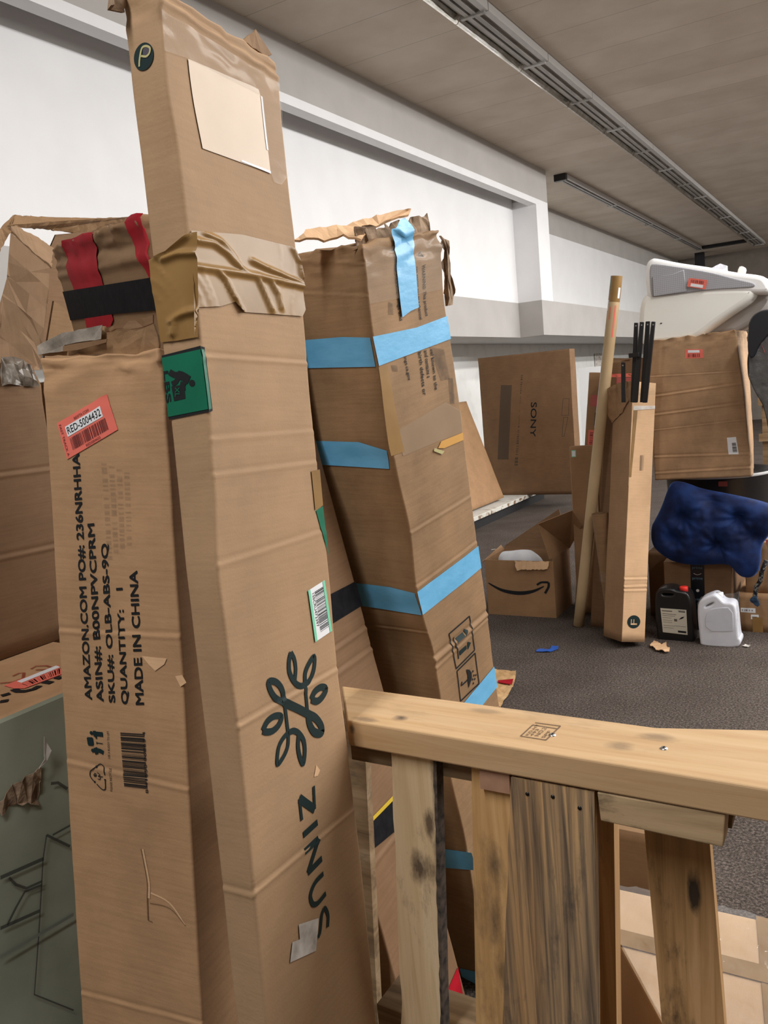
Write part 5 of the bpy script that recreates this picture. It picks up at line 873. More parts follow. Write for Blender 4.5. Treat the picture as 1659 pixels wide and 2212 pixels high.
# blue cushion
def cushion():
    out = smooth2d([(p[0], p[2]) for p in PT['cushion']], 2); cx = sum(p[0] for p in out)/len(out); cz = sum(p[1] for p in out)/len(out); tf = [(p[0], p[2]) for p in PT['tufts']]; m = len(out); n = 34; V = []; Fc = []
    for sg in (-1, 1):
        for i in range(n+1):
            r = i/n
            for (x, z) in out:
                X = cx+(x-cx)*r; Z_ = cz+(z-cz)*r; h_ = 0.095*(1-r**3)**0.5
                for (tx, tz) in tf:
                    dd = math.hypot(X-tx, Z_-tz); ang = math.atan2(Z_-tz, X-tx); h_ *= 1-0.72*math.exp(-(dd/0.045)**2); h_ -= 0.006*math.sin(ang*9+tx*40)*math.exp(-(dd/0.10)**2)*min(1, dd/0.02)*(1-r**4)
                p = Vector((X, 0, Z_)); h_ += (0.007*noise.noise(p*13)+0.004*noise.noise(p*34))*(1-r**6)
                V.append((X, 5.02+sg*max(h_, 0), Z_))
    for s_ in (0, 1):
        b = s_*(n+1)*m
        for i in range(n):
            for k in range(m):
                f = (b+i*m+k, b+i*m+(k+1) % m, b+(i+1)*m+(k+1) % m, b+(i+1)*m+k); Fc.append(f if s_ == 0 else f[::-1])
    mt = mottled('blue_velvet', (0.001, 0.007, 0.045), (0.004, 0.024, 0.12), scale=11, rough=0.75, bump=0.4, bscale=120)
    b_ = mt.node_tree.nodes['Principled BSDF']; b_.inputs['Sheen Weight'].default_value = 0.35; b_.inputs['Sheen Tint'].default_value = (0.12, 0.3, 0.9, 1); b_.inputs['Sheen Roughness'].default_value = 0.35
    t = thing('velvet_cushion', 'large dark blue velvet tufted cushion, creased, lying in front of the black tub', 'cushion')
    o = obj('pad', V, Fc, mt, t, True)
    bm = bmesh.new(); bm.from_mesh(o.data); bmesh.ops.remove_doubles(bm, verts=bm.verts, dist=1e-4); bmesh.ops.recalc_face_normals(bm, faces=bm.faces[:]); bm.to_mesh(o.data); bm.free()
    for (tx, tz) in tf[:4]:
        MB().lathe([(0, -0.0), (0.008, 0.0), (0.006, 0.006), (0, 0.007)], n=12).build('button', mt, t, True).location = (tx, 5.0, tz)
cushion()
S_ = PT['strap']; t = thing('hanging_strap', 'dark patterned strap ending in a blue tassel, hanging below the blue cushion', 'strap')
MB().tube([(p[0], 4.98, p[2]) for p in S_], 0.012, 10).build('cord', mottled('strap_cloth', (0.005, 0.005, 0.008), (0.22, 0.22, 0.2), scale=60, contrast=(0.5, 0.66)), t, True)
plate('tassel', [(p[0], 4.97, p[2]) for p in PT['strapend']], 0.02, mottled('tassel_blue', (0.004, 0.012, 0.03), (0.02, 0.05, 0.09), scale=60), t, jit=0.003, crumple=0.006)
# jugs
def rr(c, a): return [(p[0], p[2]) for p in c]
t = thing('black_jug', 'black plastic jug with a red cap and a large white label, on the floor', 'jug', (0, 0, 0))
body = [p for p in PT['jb'][:5]] + PT['jb'][8:]
o = solid_xz('jug_body', [body, PT['jbh']], 4.83, 0.13, 0.012, flat('jug_black', (0.010, 0.010, 0.011), 0.3), t, sm=2)
cx = (PT['jbcap'][0][0]+PT['jbcap'][1][0])/2; cz = PT['jbcap'][0][2]
MB().lathe([(0, 0.03), (0.021, 0.03), (0.024, 0.026), (0.024, 0.0), (0.019, 0.0), (0.019, -0.03)], n=28).build('cap', flat('cap_red', (0.72, 0.03, 0.02), 0.4), t, True).location = (cx, 4.875, cz+0.001)
MB().lathe([(0.02, 0.0), (0.022, -0.03), (0.03, -0.055)], n=24).build('neck', flat('jug_black2', (0.010, 0.010, 0.011), 0.3), t, True).location = (cx, 4.895, cz)
q = [(p[0]*1.0, 4.8285, p[2]) for p in PT['jblab']]; lab = plate('label_sheet', q, 0.0008, flat('label_cream', (0.56, 0.54, 0.46), 0.5), t)
def lab_put(name, quad, y, string=None, mat='ink_faint', box=None, parent=None, bold=0):
    V2, F2 = text_mesh(string, bold) if string else ([(0, 0), (1, 0), (1, 1), (0, 1)], [(0, 1, 2, 3)])
    c = [(p[0], p[2]) for p in quad]; cc_ = [c[3], c[2], c[1], c[0]]; bx = sub(cc_, *box)
    V = []
    for a, b in V2:
        p = bil(bx, a, b); V.append((p[0], y, p[1]))
    return obj(name, V, F2, M[mat], parent)
qq = [q[0], q[1], q[2], q[3]]
for b_ in ((.05, .88, .45, .92), (.05, .77, .6, .79), (.05, .70, .55, .715), (.05, .61, .4, .625), (.05, .51, .42, .525), (.05, .43, .42, .445), (.05, .29, .5, .305), (.5, .31, .95, .325), (.05, .2, .45, .215), (.5, .5, .62, .6)): lab_put('printed_line', qq, 4.8275, None, 'ink_faint', b_, lab)
lab_put('printed_block', qq, 4.8275, None, 'ink', (.62, .06, .95, .14), lab); lab_put('printed_heading', qq, 4.8275, None, 'ink', (.70, .89, .95, .92), lab); lab_put('printed_heading', qq, 4.8275, None, 'ink', (.68, .935, .95, .955), lab)
obj('wing_mark', [(q[1][0]-.045, 4.8272, q[1][2]-.062), (q[1][0]-.02, 4.8272, q[1][2]-.052), (q[1][0]-.012, 4.8272, q[1][2]-.04), (q[1][0]-.03, 4.8272, q[1][2]-.046)], [(0, 1, 2, 3)], M['ink'], lab)
t = thing('white_jug', 'white plastic jug in a clear plastic bag, right of the black jug', 'jug', (0, 0, 0))
solid_xz('jug_body', [PT['jw'], PT['jwh']], 4.79, 0.12, 0.012, flat('jug_white', (0.72, 0.74, 0.82), 0.35), t, sm=2)
solid_xz('label_panel', [PT['jwrec']], 4.786, 0.006, 0.002, flat('panel_white', (0.62, 0.64, 0.72), 0.5), t, sm=1)
MB().tube([(-0.80, 4.85, 0.265), (-0.80, 4.85, 0.297)], 0.02, 20).build('cap', flat('cap_white', (0.85, 0.86, 0.9), 0.3), t, True)
plate('clear_bag', [(p[0], 4.782, p[2]) for p in PT['jwbag']], 0, M['wrap'], t, crumple=0.006, smooth=True, cell=0.012)
# cartons at the right edge
rb = simple_carton('low_carton', 'low carton on the floor right of the white jug, with two small white labels', -0.735, 5.10, 0.0, 0.45, 0.4, 0.232, rz=0.03, mat='card_far')
rb.poly('paper_label', 'F', fl(PT['rbl1'], rb), M['white']); rb.poly('paper_label', 'F', fl(PT['rbl2'], rb), M['white']); rb.barcode('printed_lines', sub(fl(PT['rbl1'], rb), .1, .3, .9, .7), M['ink_faint'], 9, off=.002, n=16)
rb.poly('printed_words', 'F', sub(fl(PT['rbl2'], rb), .15, .4, .85, .6), M['ink_faint'], off=0.002); rb.poly('tape_patch', 'F', [(0.07, 0.0), (0.125, 0.0), (0.125, 0.09), (0.07, 0.09)], M['browntape'], off=.002)
rb2 = simple_carton('upper_carton', 'carton with a pink sticker stacked on the low carton at the right edge', -0.70, 5.12, 0.234, 0.4, 0.17, 0.30, mat='card_far')
rb2.poly('pink_sticker', 'F', fl([(p[0], 5.12, p[2]) for p in PT['pinkst']], rb2), M['coral'])
# foam pieces on top
M['foam'] = mottled('cream_vinyl', (0.88, 0.87, 0.81), (0.92, 0.91, 0.86), scale=3, rough=0.45)
t = thing('foam_wedge', 'cream padded seat shell lying on top of the big carton', 'padding')
solid_xz('shell', [PT['wedge']], 5.12, 0.30, 0.035, M['foam'], t, sm=2)
solid_xz('shell_underside', [PT['wedge2']], 5.26, 0.20, 0.03, mottled('grey_vinyl', (0.40, 0.37, 0.35), (0.46, 0.43, 0.41), scale=3, rough=0.5), t, sm=2)
MB().box(-1.125, 5.117, 1.835, -1.115, 5.121, 1.84).build('stain_spot', M['ink'], t)
t = thing('bath_support', 'grey quilted pad with a thick white rim lying on the cream seat shell', 'padding')
mw = flat('rim_white', (0.93, 0.93, 0.93), 0.5)
solid_xz('rim', [PT['pad']], 5.12, 0.32, 0.025, mw, t, sm=2)
mq, nt, b = new_mat('grey_waffle'); tc = N(nt, 'ShaderNodeTexCoord'); ck = N(nt, 'ShaderNodeTexVoronoi'); ck.feature = 'F1'; ck.distance = 'CHEBYCHEV'; val(ck, 'Scale', 95); val(ck, 'Randomness', 0.0)
nt.links.new(tc.outputs['Object'], ck.inputs[0]); rp = N(nt, 'ShaderNodeValToRGB'); rp.color_ramp.elements[0].color = (0.42, 0.42, 0.45, 1); rp.color_ramp.elements[1].color = (0.13, 0.13, 0.15, 1); rp.color_ramp.elements[0].position = 0.35; rp.color_ramp.elements[1].position = 0.6
nt.links.new(ck.outputs['Distance'], rp.inputs[0]); nt.links.new(rp.outputs[0], b.inputs['Base Color']); b.inputs['Roughness'].default_value = 0.8
solid_xz('quilted_pad', [PT['padin']], 5.112, 0.02, 0.006, mq, t, sm=2)
solid_xz('pocket', [PT['padpocket']], 5.104, 0.010, 0.003, mq, t, sm=0)
q = [(p[0], 5.0985, p[2]) for p in PT['padlab']]; st = plate('red_sticker', q, 0.001, M['coral'], t); q2 = [(p[0], 5.0972, p[2]) for p in PT['padlabw']]; plate('white_strip', q2, 0.0006, M['white'], st)
cq = [(q[0][0], 0, q[0][2]), (q[3][0], 0, q[3][2]), (q[2][0], 0, q[2][2]), (q[1][0], 0, q[1][2])]; bx = [(p[0], p[2]) for p in (q[0], q[3], q[2], q[1])]
V = []; Fc = []
for a, b_ in bars(11, 24):
    k = len(V)
    for (u, v) in ((.15+a*.7, .5), (.15+b_*.7, .5), (.15+b_*.7, .85), (.15+a*.7, .85)): p = bil(bx, u, v); V.append((p[0], 5.0972, p[1]))
    Fc.append((k, k+1, k+2, k+3))
obj('barcode', V, Fc, M['red_ink'], st)
t = tag(plate('plastic_bag', [(p[0], 5.5, p[2]) for p in PT['bag']], 0.04, mottled('bag_white', (0.6, 0.6, 0.68), (0.8, 0.8, 0.86), scale=8, rough=0.3, bump=.5), crumple=0.01), 'peaked translucent white bag behind the white-rimmed pad', 'bag')
tag(solid_xz('foam_peg', [PT['peg']], 5.46, 0.04, 0.008, flat('peg_white', (0.8, 0.76, 0.7), 0.5)), 'small white knob sticking up behind the white-rimmed pad', 'knob')
# wrapped grey thing, crates, right edge
t = thing('wrapped_seat', 'dark grey padded seat in clear plastic at the right edge beside the big carton', 'seat')
solid_xz('seat_shell', [PT['dgrey']], 4.92, 0.35, 0.015, mottled('dark_cloth', (0.035, 0.033, 0.032), (0.07, 0.065, 0.062), scale=12, rough=0.8), t, sm=2)
solid_xz('hood', [[PT['dgrey'][k] for k in (0, 1, 2, 3, 4)]+[(-.49, 0, 1.735), (-.535, 0, 1.70), (-.575, 0, 1.655), (-.60, 0, 1.59), (-.622, 0, 1.60), (-.626, 0, 1.66)]], 4.905, 0.02, 0.006, flat('hood_black', (0.006, 0.008, 0.014), 0.4), t, sm=2)
plate('clear_cover', [(p[0]-0.004, 4.91, p[2]) for p in PT['dgrey'][:-4]], 0, M['wrap_thin'], t, crumple=0.008, smooth=True)
plate('red_tag', [(p[0], 4.905, p[2]) for p in PT['tapelab']], 0.002, M['coral_dull'], t)
wm = wood('crate_wood', (0.20, 0.13, 0.07), (0.30, 0.20, 0.11), (0.38, 0.27, 0.16), axis=0)
t = thing('wooden_crate', 'rough wooden crate at the right edge behind the big carton', 'crate', (-0.72, 6.05, 0.0))
for i, z in enumerate((1.03, 1.27)): MB().box(0, 0, z, 0.6, 0.02, z+0.05).build('slat', wm, t)
for x in (0.02, 0.3, 0.55): MB().box(x, 0.02, 0.0, x+0.05, 0.06, 1.32).build('upright', wm, t)
MB().box(0, 0.3, 0.6, 0.6, 0.34, 1.25).build('back_panel', M['card_dark'], t)
# scraps on the floor
tag(plate('cardboard_scrap', [(p[0], p[1], 0.012) for p in PT['scrap']], 0.004, M['card_farpale'], jit=0.004, crumple=0.004), 'torn piece of tan cardboard on the carpet in front of the black jug', 'scrap')
tag(plate('paper_scrap', [(p[0], p[1], 0.006) for p in PT['scrap2']], 0.003, M['white_dirty'], jit=0.003), 'tiny pale scrap on the carpet right of the white jug', 'scrap')
tag(plate('blue_tape_scrap', [(p[0], p[1], 0.006) for p in PT['bluescrap']], 0.002, flat('blue_scrap', (0.02, 0.10, 0.45), 0.4), jit=0.002, step=0.02), 'bent scrap of blue tape on the carpet in front of the smile carton', 'scrap')
t = thing('flattened_kraft_bag', 'crumpled kraft paper with a red stripe lying behind the blue-taped carton', 'paper', (0, 0, 0))
plate('sheet', [(p[0]-0.02*(i in (0, 5)), p[1], p[2]) for i, p in enumerate(PT['kraftfl'])], 0.004, mottled('kraft_orange', (0.42, 0.25, 0.11), (0.56, 0.36, 0.18), scale=12), t, crumple=0.008); plate('red_stripe', [(p[0], p[1], p[2]+.008) for p in PT['kraftred']], 0.002, M['redtape'], t)
for i, (x, y, s_) in enumerate(((-2.9, 6.6, 0.02), (-3.2, 7.1, 0.015), (-2.7, 6.9, 0.018))):
    tag(plate('litter_bit', [(x, y, 0.012), (x+s_*2, y+.01, 0.014), (x+s_*2.2, y+s_*1.5, 0.014), (x, y+s_, .012)], 0.006, M['white_dirty'], jit=0.003), 'tiny pale bit of litter on the carpet behind the smile carton', 'scrap', 'litter bits behind the smile carton')

# ---------------------------------------------------------------- cartons at the left
# low printed carton
hx0, hx1, hy0, hy1, hz = -2.75, -1.70, 0.35, 1.52, 0.95
h_ = thing('printed_carton', 'wide carton at lower left, green-grey printed side with line drawings and a kraft top', 'box', (hx0, hy0, 0))
mg = mottled('green_print_side', (0.23, 0.255, 0.19), (0.40, 0.43, 0.34), scale=3.5, rough=0.7, bump=0.2, bscale=25, contrast=(0.3, 0.7))
mb = MB().box(0, 0, 0, hx1-hx0, hy1-hy0, hz); o = mb.build('body', M['card_tan'], h_, bevel=0.012); o.data.materials.append(mg)
for p in o.data.polygons:
    if p.normal.x > 0.4: p.material_index = 1
def hl(key, dx=0.0, dz=0.0): return [(p[0]-hx0+dx, p[1]-hy0, p[2]+dz) for p in PT[key]]
rs = plate('red_sticker', hl('hred', 0, .001), 0.001, M['coral'], h_); plate('white_strip', hl('hwhite', 0, .0015), 0.0006, M['white'], rs)
q = hl('hbar', 0, .001); V = []; Fc = []
for a, b_ in bars(21, 30):
    k = len(V)
    for (u, v) in ((a, 0), (b_, 0), (b_, 1), (a, 1)): V.append(tuple(bil([q[0], q[1], q[2], q[3]], u, v)))
    Fc.append((k, k+1, k+2, k+3))
obj('barcode', V, Fc, M['red_ink'], rs)
def ribbon(name, pts, w, nrm, mat, parent, off=0.0015):
    P = [Vector(p) for p in pts]; nrm = Vector(nrm); V = []; n = len(P)
    for i, p in enumerate(P):
        t_ = (P[min(i+1, n-1)]-P[max(i-1, 0)]).normalized(); s_ = nrm.cross(t_)*w/2; V += [p+s_+nrm*off, p-s_+nrm*off]
    return obj(name, V, [(2*i, 2*i+1, 2*i+3, 2*i+2) for i in range(n-1)], mat, parent)
for k in ('hc', 'hd1', 'hd2', 'hd3', 'hd4'): ribbon('marker_stroke', hl(k), 0.018, (0, 0, 1), M['ink'], h_)
mr = flat('red_marker', (0.30, 0.04, 0.02), 0.6, alpha=0.7)
for k in ('hr1', 'hr2'): ribbon('red_marker_stroke', hl(k), 0.008, (0, 0, 1), mr, h_)
plate('torn_patch', hl('itear', -.001), 0.002, M['torn'], h_, jit=0.004, crumple=0.004)
plate('peeled_paper', hl('ipeel', 0.002), 0.001, M['white_dirty'], h_, crumple=0.004)
M['ink_draw'] = flat('line_drawing_ink', (0.035, 0.03, 0.028), 0.6, alpha=0.75)
for k, w_ in (('iline1', .009), ('iline2', .008), ('iline3', .0035), ('iline4', .006), ('iline4b', .005), ('iarc', .006), ('iarc2', .006), ('iline5', .007)): ribbon('printed_drawing', hl(k), w_, (1, 0, 0), M['ink_draw'], h_)
ribbon('pale_crease', hl('icre'), 0.008, (1, 0, 0), flat('crease_pale', (0.22, 0.24, 0.2), 0.7), h_)
# carton G standing behind on a stack
G_ = Carton('worn_carton', 'worn dark carton at the left edge with crumpled clear tape over its top', 'box', (-2.11, 0.55, 0.953), (0, 0, math.pi/2), (1.05, 0.62, 0.82), M['card_dark'], creases=cre([(0, .52), (1.1, .50), (0, .30), (1.1, .27)], amp=0.003, wd=0.006), crush=0.03, seed=9, amp=0.003, fine=False, r=0.01)
# in this carton local x runs along the hall and the front looks towards the open floor
plate('clear_tape_tatter', [(p[1]-0.55, -0.004-(p[0]+2.11), p[2]-0.952) for p in PT['gtape']], 0.001, M['tatter'], G_.root, jit=0.006, crumple=0.012)
# open carton F
t = thing('open_top_carton', 'large opened carton with torn standing flaps at the upper left, against the wall', 'box', (-2.2, 1.7, 0))
def off(key): return [(p[0]+2.2, p[1]-1.7, p[2]) for p in PT[key]]
plate('front_panel', off('fpanel'), 0.006, M['card_x'], t, crumple=0.012, cell=0.05)
plate('folded_rim', off('fdiag'), 0.006, M['card_x'], t, crumple=0.004, jit=0.002)
plate('top_flap', off('ftop'), 0.006, M['card_side'], t, crumple=0.006, jit=0.003)
plate('side_flap', off('fleft'), 0.006, M['card_side'], t, crumple=0.004, jit=0.002)
plate('inner_panel', off('finner'), 0.006, M['card_dark'], t)
plate('side_panel', off('fside'), 0.006, M['card_side'], t)
MB().box(-0.55, 0.02, 0.0, 0.0, 1.1, 1.72).build('lower_body', M['card_side'], t, bevel=0.01)
# E : red and black tape
E_ = BOX['E']; ec = Carton('red_taped_carton', 'leaning carton with two red tape bands and one black band, behind the two tallest cartons', 'box', E_['P'], E_['R'], E_['D'], M['card_side'], creases=cre(DEC['E_creases'], amp=0.005, wd=0.010), crush=0.010, seed=4, amp=0.0025, r=0.005)
ec.poly('red_tape', 'F', DEC['E_red1'], M['redtape'], off=0.003, cell=0.015); ec.poly('red_tape', 'F', DEC['E_red2'], M['redtape'], off=0.003, cell=0.015); ec.poly('black_tape', 'F', DEC['E_black'], M['blacktape'], off=0.0035, cell=0.015)
# D
D0 = BOX['D']; dc = Carton('black_taped_carton', 'tan carton with a wide black tape band, leaning left of the blue-taped one', 'box', D0['P'], D0['R'], D0['D'], M['card_dark'], creases=cre(DEC['D_creases'], amp=0.002, wd=0.005), seed=6, fine=False)
dc.poly('black_tape', 'F', DEC['D_black'], M['blacktape'], off=0.002, cell=0.02); dc.poly('black_tape', 'F', DEC['D_band2'], M['blacktape'], off=0.002, cell=0.02); dc.poly('yellow_tape', 'F', DEC['D_yellow'], M['yellow'], off=0.002, cell=0.02)
dc.poly('red_tape', 'F', DEC['D_redlow'], M['redtape'], off=0.002, cell=0.02)
# C : blue tape
C0 = BOX['C']; cc_ = Carton('blue_taped_carton', 'tall battered carton bound with light blue tape, torn open at the top, leaning left', 'box', C0['P'], C0['R'], C0['D'], M['card_brown'], bows=C0['bows'], creases=cre(DEC['C_creases'][:2], amp=0.0035, wd=0.006)+cre(DEC['C_creases'][2:], amp=0.0012, wd=0.004)+cre(DEC['C_creasesL'], 'L', 0.001, 0.003), crush=0.012, seed=11, amp=0.002)
DC = DEC
cc_.poly('worn_paper_patch', 'F', DC['C_lighter'], mottled('paler_kraft', (0.36, 0.25, 0.155), (0.41, 0.29, 0.185), scale=9, rough=0.65, alpha=0.6), off=0.0008, cell=0.01)
cc_.poly('edge_tape_strip', 'F', DC['C_brownstrip'], M['browntape'], off=0.001, cell=0.01)
def bt(parts): return cc_.put('blue_tape', [(f, DC[k], [tuple(range(len(DC[k])))]) for f, k in parts], M['bluetape'], off=0.002, cell=0.01)
bt([('F', 'C_t1F'), ('L', 'C_t1L')]); bt([('L', 'C_t2L')]); bt([('F', 'C_t3F'), ('L', 'C_t3L')]); bt([('F', 'C_t4F')]); bt([('L', 'C_t5L')]); bt([('L', 'C_t6L')]); cc_.put('blue_tape', [('F', DC['C_tv'], [tuple(range(len(DC['C_tv'])))])], M['bluetape'], off=0.0045, cell=0.008)
cc_.poly('orange_tape', 'F', DC['C_orange'], M['orange'], off=0.002); cc_.poly('yellow_tape_end', 'F', DC['C_yellowbit'], M['cream_ink'], off=0.003)
for s_, q in DC['C_text']: cc_.text('printed_warning', s_, q, M['ink'], off=0.0014, bold=0.03)
q = DC['C_tri']; cc_.strokes('printed_triangle', [[0.0025, [q[0], q[1]]], [0.0025, [q[1], q[2]]], [0.0025, [q[2], q[0]]]], M['ink'])
for q in DC['C_smudge']: cc_.poly('rubbed_print', 'F', q, M['ink_smudge'], off=0.001)
def loop(q, w_): return [[w_, [q[i], q[(i+1) % len(q)]]] for i in range(len(q))]
cc_.strokes('printed_frame', loop(DC['C_box1'], .004)+loop(DC['C_box2'], .004), M['ink']); cc_.strokes('printed_lines', DC['C_arrows'], M['ink'])
cc_.put('printed_arrow', [('F', DC[k], [tuple(range(len(DC[k])))]) for k in ('C_a1', 'C_a1h')], M['ink_green'], off=0.0014); cc_.put('printed_arrow', [('F', DC[k], [tuple(range(len(DC[k])))]) for k in ('C_a2', 'C_a2h')], M['ink_green'], off=0.0014)
cc_.put('printed_umbrella', [('F', DC['C_umb'], [tuple(range(len(DC['C_umb'])))])]+[('F', disc(p, .003, n=8), [tuple(range(8))]) for p in DC['C_drops']], M['ink'], off=0.0014)
plate('torn_lid', PT['clid'], 0.005, M['card_farpale'], cc_.root, jit=0.003, crumple=0.005)
plate('torn_edge', PT['cright'], 0.006, M['torn'], cc_.root, jit=0.005, crumple=0.008)
plate('tape_tatter', [(0.00, 0.02, 1.90), (0.27, 0.01, 1.90), (0.285, 0.02, 1.955), (0.2, 0.03, 1.948), (0.12, 0.03, 1.94), (0.03, 0.02, 1.945)], 0.003, M['torn'], cc_.root, jit=0.006, crumple=0.008)
cc_.poly('clear_tape', 'F', [(0.0, 1.80), (0.272, 1.79), (0.272, 1.90), (0.0, 1.905)], M['cleartape'], off=0.003)
# B : the left of the two tallest, with shipping text
B0 = BOX['B']; bc = Carton('text_printed_carton', 'tall upright carton printed with shipping text running up it, red sticker near the top', 'box', B0['P'], B0['R'], B0['D'], M['card_tan'], bows=B0['bows'], creases=cre(DEC['B_creases'], amp=0.001, wd=0.004), crush=0.012, seed=21)
for s_, q in DEC['B_text']: bc.text('printed_text', s_, q, M['ink'], bold=0.045, off=0.001)
q = DEC['B_red']; c4 = [q[3], q[2], q[1], q[0]]     # bottom-left, bottom-right, top-right, top-left
rs = bc.poly('red_sticker', 'F', c4, M['coral'], off=0.0013)
ws = bc.poly('white_strip', 'F', sub(c4, .13, .52, .83, .80), M['white'], off=0.0018, parent=rs)
bc.text('sticker_number', 'RED-5004432', sub(c4, .155, .57, .81, .76), M['ink'], off=0.0023, parent=rs)
bc.barcode('barcode', sub(c4, .155, .14, .86, .46), M['red_ink'], 31, off=0.0021, parent=rs, n=60)
bc.text('sticker_print', 'BIDFTA.COM', sub(c4, .33, .84, .62, .91), M['red_ink'], off=0.0021, parent=rs); bc.text('sticker_print', 'RED5004432', sub(c4, .40, .03, .68, .10), M['red_ink'], off=0.0021, parent=rs)
bc.text('sticker_print', 'FAST TRACK A', [tuple(bil(c4, .03, .92)), tuple(bil(c4, .03, .06)), tuple(bil(c4, .07, .06)), tuple(bil(c4, .07, .92))], M['red_ink'], off=0.0021, parent=rs)
q = DEC['B_bar']; bc.barcode('printed_barcode', [q[3], q[2], q[1], q[0]], M['ink'], 41, along='v', off=0.001, n=70)
bc.text('printed_number', '8 41550 06863 4', DEC['B_barnum'], M['ink'], off=0.001); bc.text('printed_caption', 'USE A BUDDY TO LIFT', DEC['B_liftnum'], M['ink'], off=0.001); bc.text('printed_caption', 'PLEASE RECYCLE', DEC['B_recnum'], M['ink'], off=0.001)
bc.strokes('printed_lifting_icon', DEC['B_men'], M['ink_green']); bc.put('printed_heads', [('F', disc(p, .0035, n=12), [tuple(range(12))]) for p in DEC['B_heads']], M['ink_green'], off=0.0013)
bc.strokes('printed_recycling_icon', DEC['B_recy'], M['ink'])
for q in DEC['B_tears']: bc.poly('torn_spot', 'F', q, M['card_farpale'], off=0.0012, cell=0.004)
G1 = DEC['B_gash']; bc.strokes('gash', [[.0022, G1[0:5]], [.0016, [G1[4], G1[5]]], [.0012, [G1[6], G1[7], G1[8]]]], M['card_dark']); bc.strokes('gash_lip', [[.004, [(p[0]+.003, p[1]) for p in G1[0:4]]], [.003, [G1[10], G1[9], G1[8]]]], M['card_farpale'], off=0.0009)
sq = DEC['B_smudge']; mrub = mottled('faint_rub', (0.16, 0.12, 0.09), (0.36, 0.24, 0.15), scale=60, alpha=0.22)
for k in range(4): bc.barcode('rubbed_print', sub(sq, .02+.25*k, .03*k, .2+.25*k, 1-.05*k), mrub, 70+k, along='v', off=0.0009, n=26)
plate('torn_top', PT['btorn'], 0.004, M['card_side'], bc.root, jit=0.0015, crumple=0.004, cell=0.01)
plate('grey_tape', [(p[0], p[1]-.006, p[2]) for p in PT['btape']], 0.001, M['raw'], bc.root, jit=0.001, crumple=0.003, cell=0.01)
plate('brown_tape', [(p[0], p[1]-.007, p[2]) for p in PT['bbrown']], 0.001, M['card_dark'], bc.root, crumple=0.001)
plate('torn_lip', PT['bdark'], 0.003, M['card_dark'], bc.root, jit=0.002, crumple=0.004)
# A : tallest
A0 = BOX['A']; A0['D'][2] += 0.022
ac = Carton('leafmark_carton', 'tallest carton, upright in front, printed with a leaf sprig mark and large dark lettering', 'box', A0['P'], A0['R'], A0['D'], M['card_pale'], bows=A0['bows'],
    creases=cre(DEC['A_creases'][:2], amp=0.0012, wd=0.0035)+cre(DEC['A_creases'][2:8], amp=0.0007, wd=0.004)+cre(DEC['A_creases'][8:], amp=0.0013, wd=0.004)+cre(DEC['A_creL'], 'L', .0012, .004)+[('F', (0, A0['D'][2]-.016), (A0['D'][0], A0['D'][2]-.024), 0.003, .005)], crush=0.006, seed=31, r=0.005)
ac.poly('paper_patch', 'F', DEC['A_patch'], M['patch'], off=0.0014); ac.put('white_edge', [('F', DEC[k], [tuple(range(len(DEC[k])))]) for k in ('A_slotw1', 'A_slotw2')], M['white'], off=0.002)
ac.poly('clear_tape', 'F', DEC['A_cleartop'], M['cleartape'], off=0.0022, cell=0.006)
ac.put('brown_tape', [('F', DEC['A_tapeF'], [tuple(range(len(DEC['A_tapeF'])))]), ('L', DEC['A_tapeL'], [tuple(range(len(DEC['A_tapeL'])))])], M['browntape'], off=0.0022, cell=0.002, wrinkle=0.0012, ridges={'F': DEC['A_ridges'], 'L': DEC['A_ridgesL']})
DEC['A_greenL'][1][0] = DEC['A_greenL'][2][0] = DEC['A_greenLi'][1][0] = DEC['A_greenLi'][2][0] = 0.0618
gs = ac.put('green_sticker', [('L', DEC['A_greenL'], [tuple(range(len(DEC['A_greenL'])))])], M['ink'], off=0.0012, label='green sticker with a black edge and a lifting figure')
ac.put('sticker_ground', [('L', DEC['A_greenLi'], [(0, 1, 2, 3)])], M['green'], off=0.0018, parent=gs)
ac.put('sticker_wrap', [('F', [(-0.001, 1.664), (0.007, 1.663), (0.0075, 1.578), (-0.001, 1.576)], [(0, 1, 2, 3)])], M['ink'], off=0.0012, parent=gs); ac.put('sticker_wrap_ground', [('F', [(-0.001, 1.6605), (0.0048, 1.660), (0.0052, 1.581), (-0.001, 1.5795)], [(0, 1, 2, 3)])], M['green'], off=0.0017, parent=gs)
mm = DEC; fig = [[.0085, mm['A_man_leg1']], [.012, mm['A_man_body']], [.007, mm['A_man_leg2']], [.006, mm['A_man_arm']], [.006, mm['A_man_arm2']]]
ac.strokes('lifting_figure', fig, M['ink'], face='L', off=0.0024, parent=gs)
ac.put('figure_head', [('L', disc(mm['A_man_head'][0], .0045), [tuple(range(28))]), ('L', mm['A_man_box'], [tuple(range(6))])], M['ink'], off=0.0024, parent=gs)
q = mm['A_xl']; ac.text('figure_letters', 'XL', [q[0], q[1], q[2], q[3]], M['green'], face='L', off=0.003, parent=gs, bold=.02)
q = mm['A_gtxt']; ac.text('sticker_letters', 'LBS', [q[0], q[1], q[2], q[3]], M['ink'], face='L', off=0.0024, parent=gs, bold=.03)
ac.poly('green_corner', 'F', mm['A_bit_green'], M['green'], off=0.0012); ac.poly('tape_end', 'F', mm['A_bit_tape'], M['browntape'], off=0.0015)
q = mm['A_barcode']; c4 = [q[3], q[2], q[1], q[0]]
bs = ac.poly('barcode_sticker', 'F', c4, M['white'], off=0.0014)
ac.put('mint_edge', [('F', sub(c4, 0, 0, .13, 1), [(0, 1, 2, 3)]), ('F', sub(c4, .87, 0, 1, 1), [(0, 1, 2, 3)])], M['mint'], off=0.0019, parent=bs)
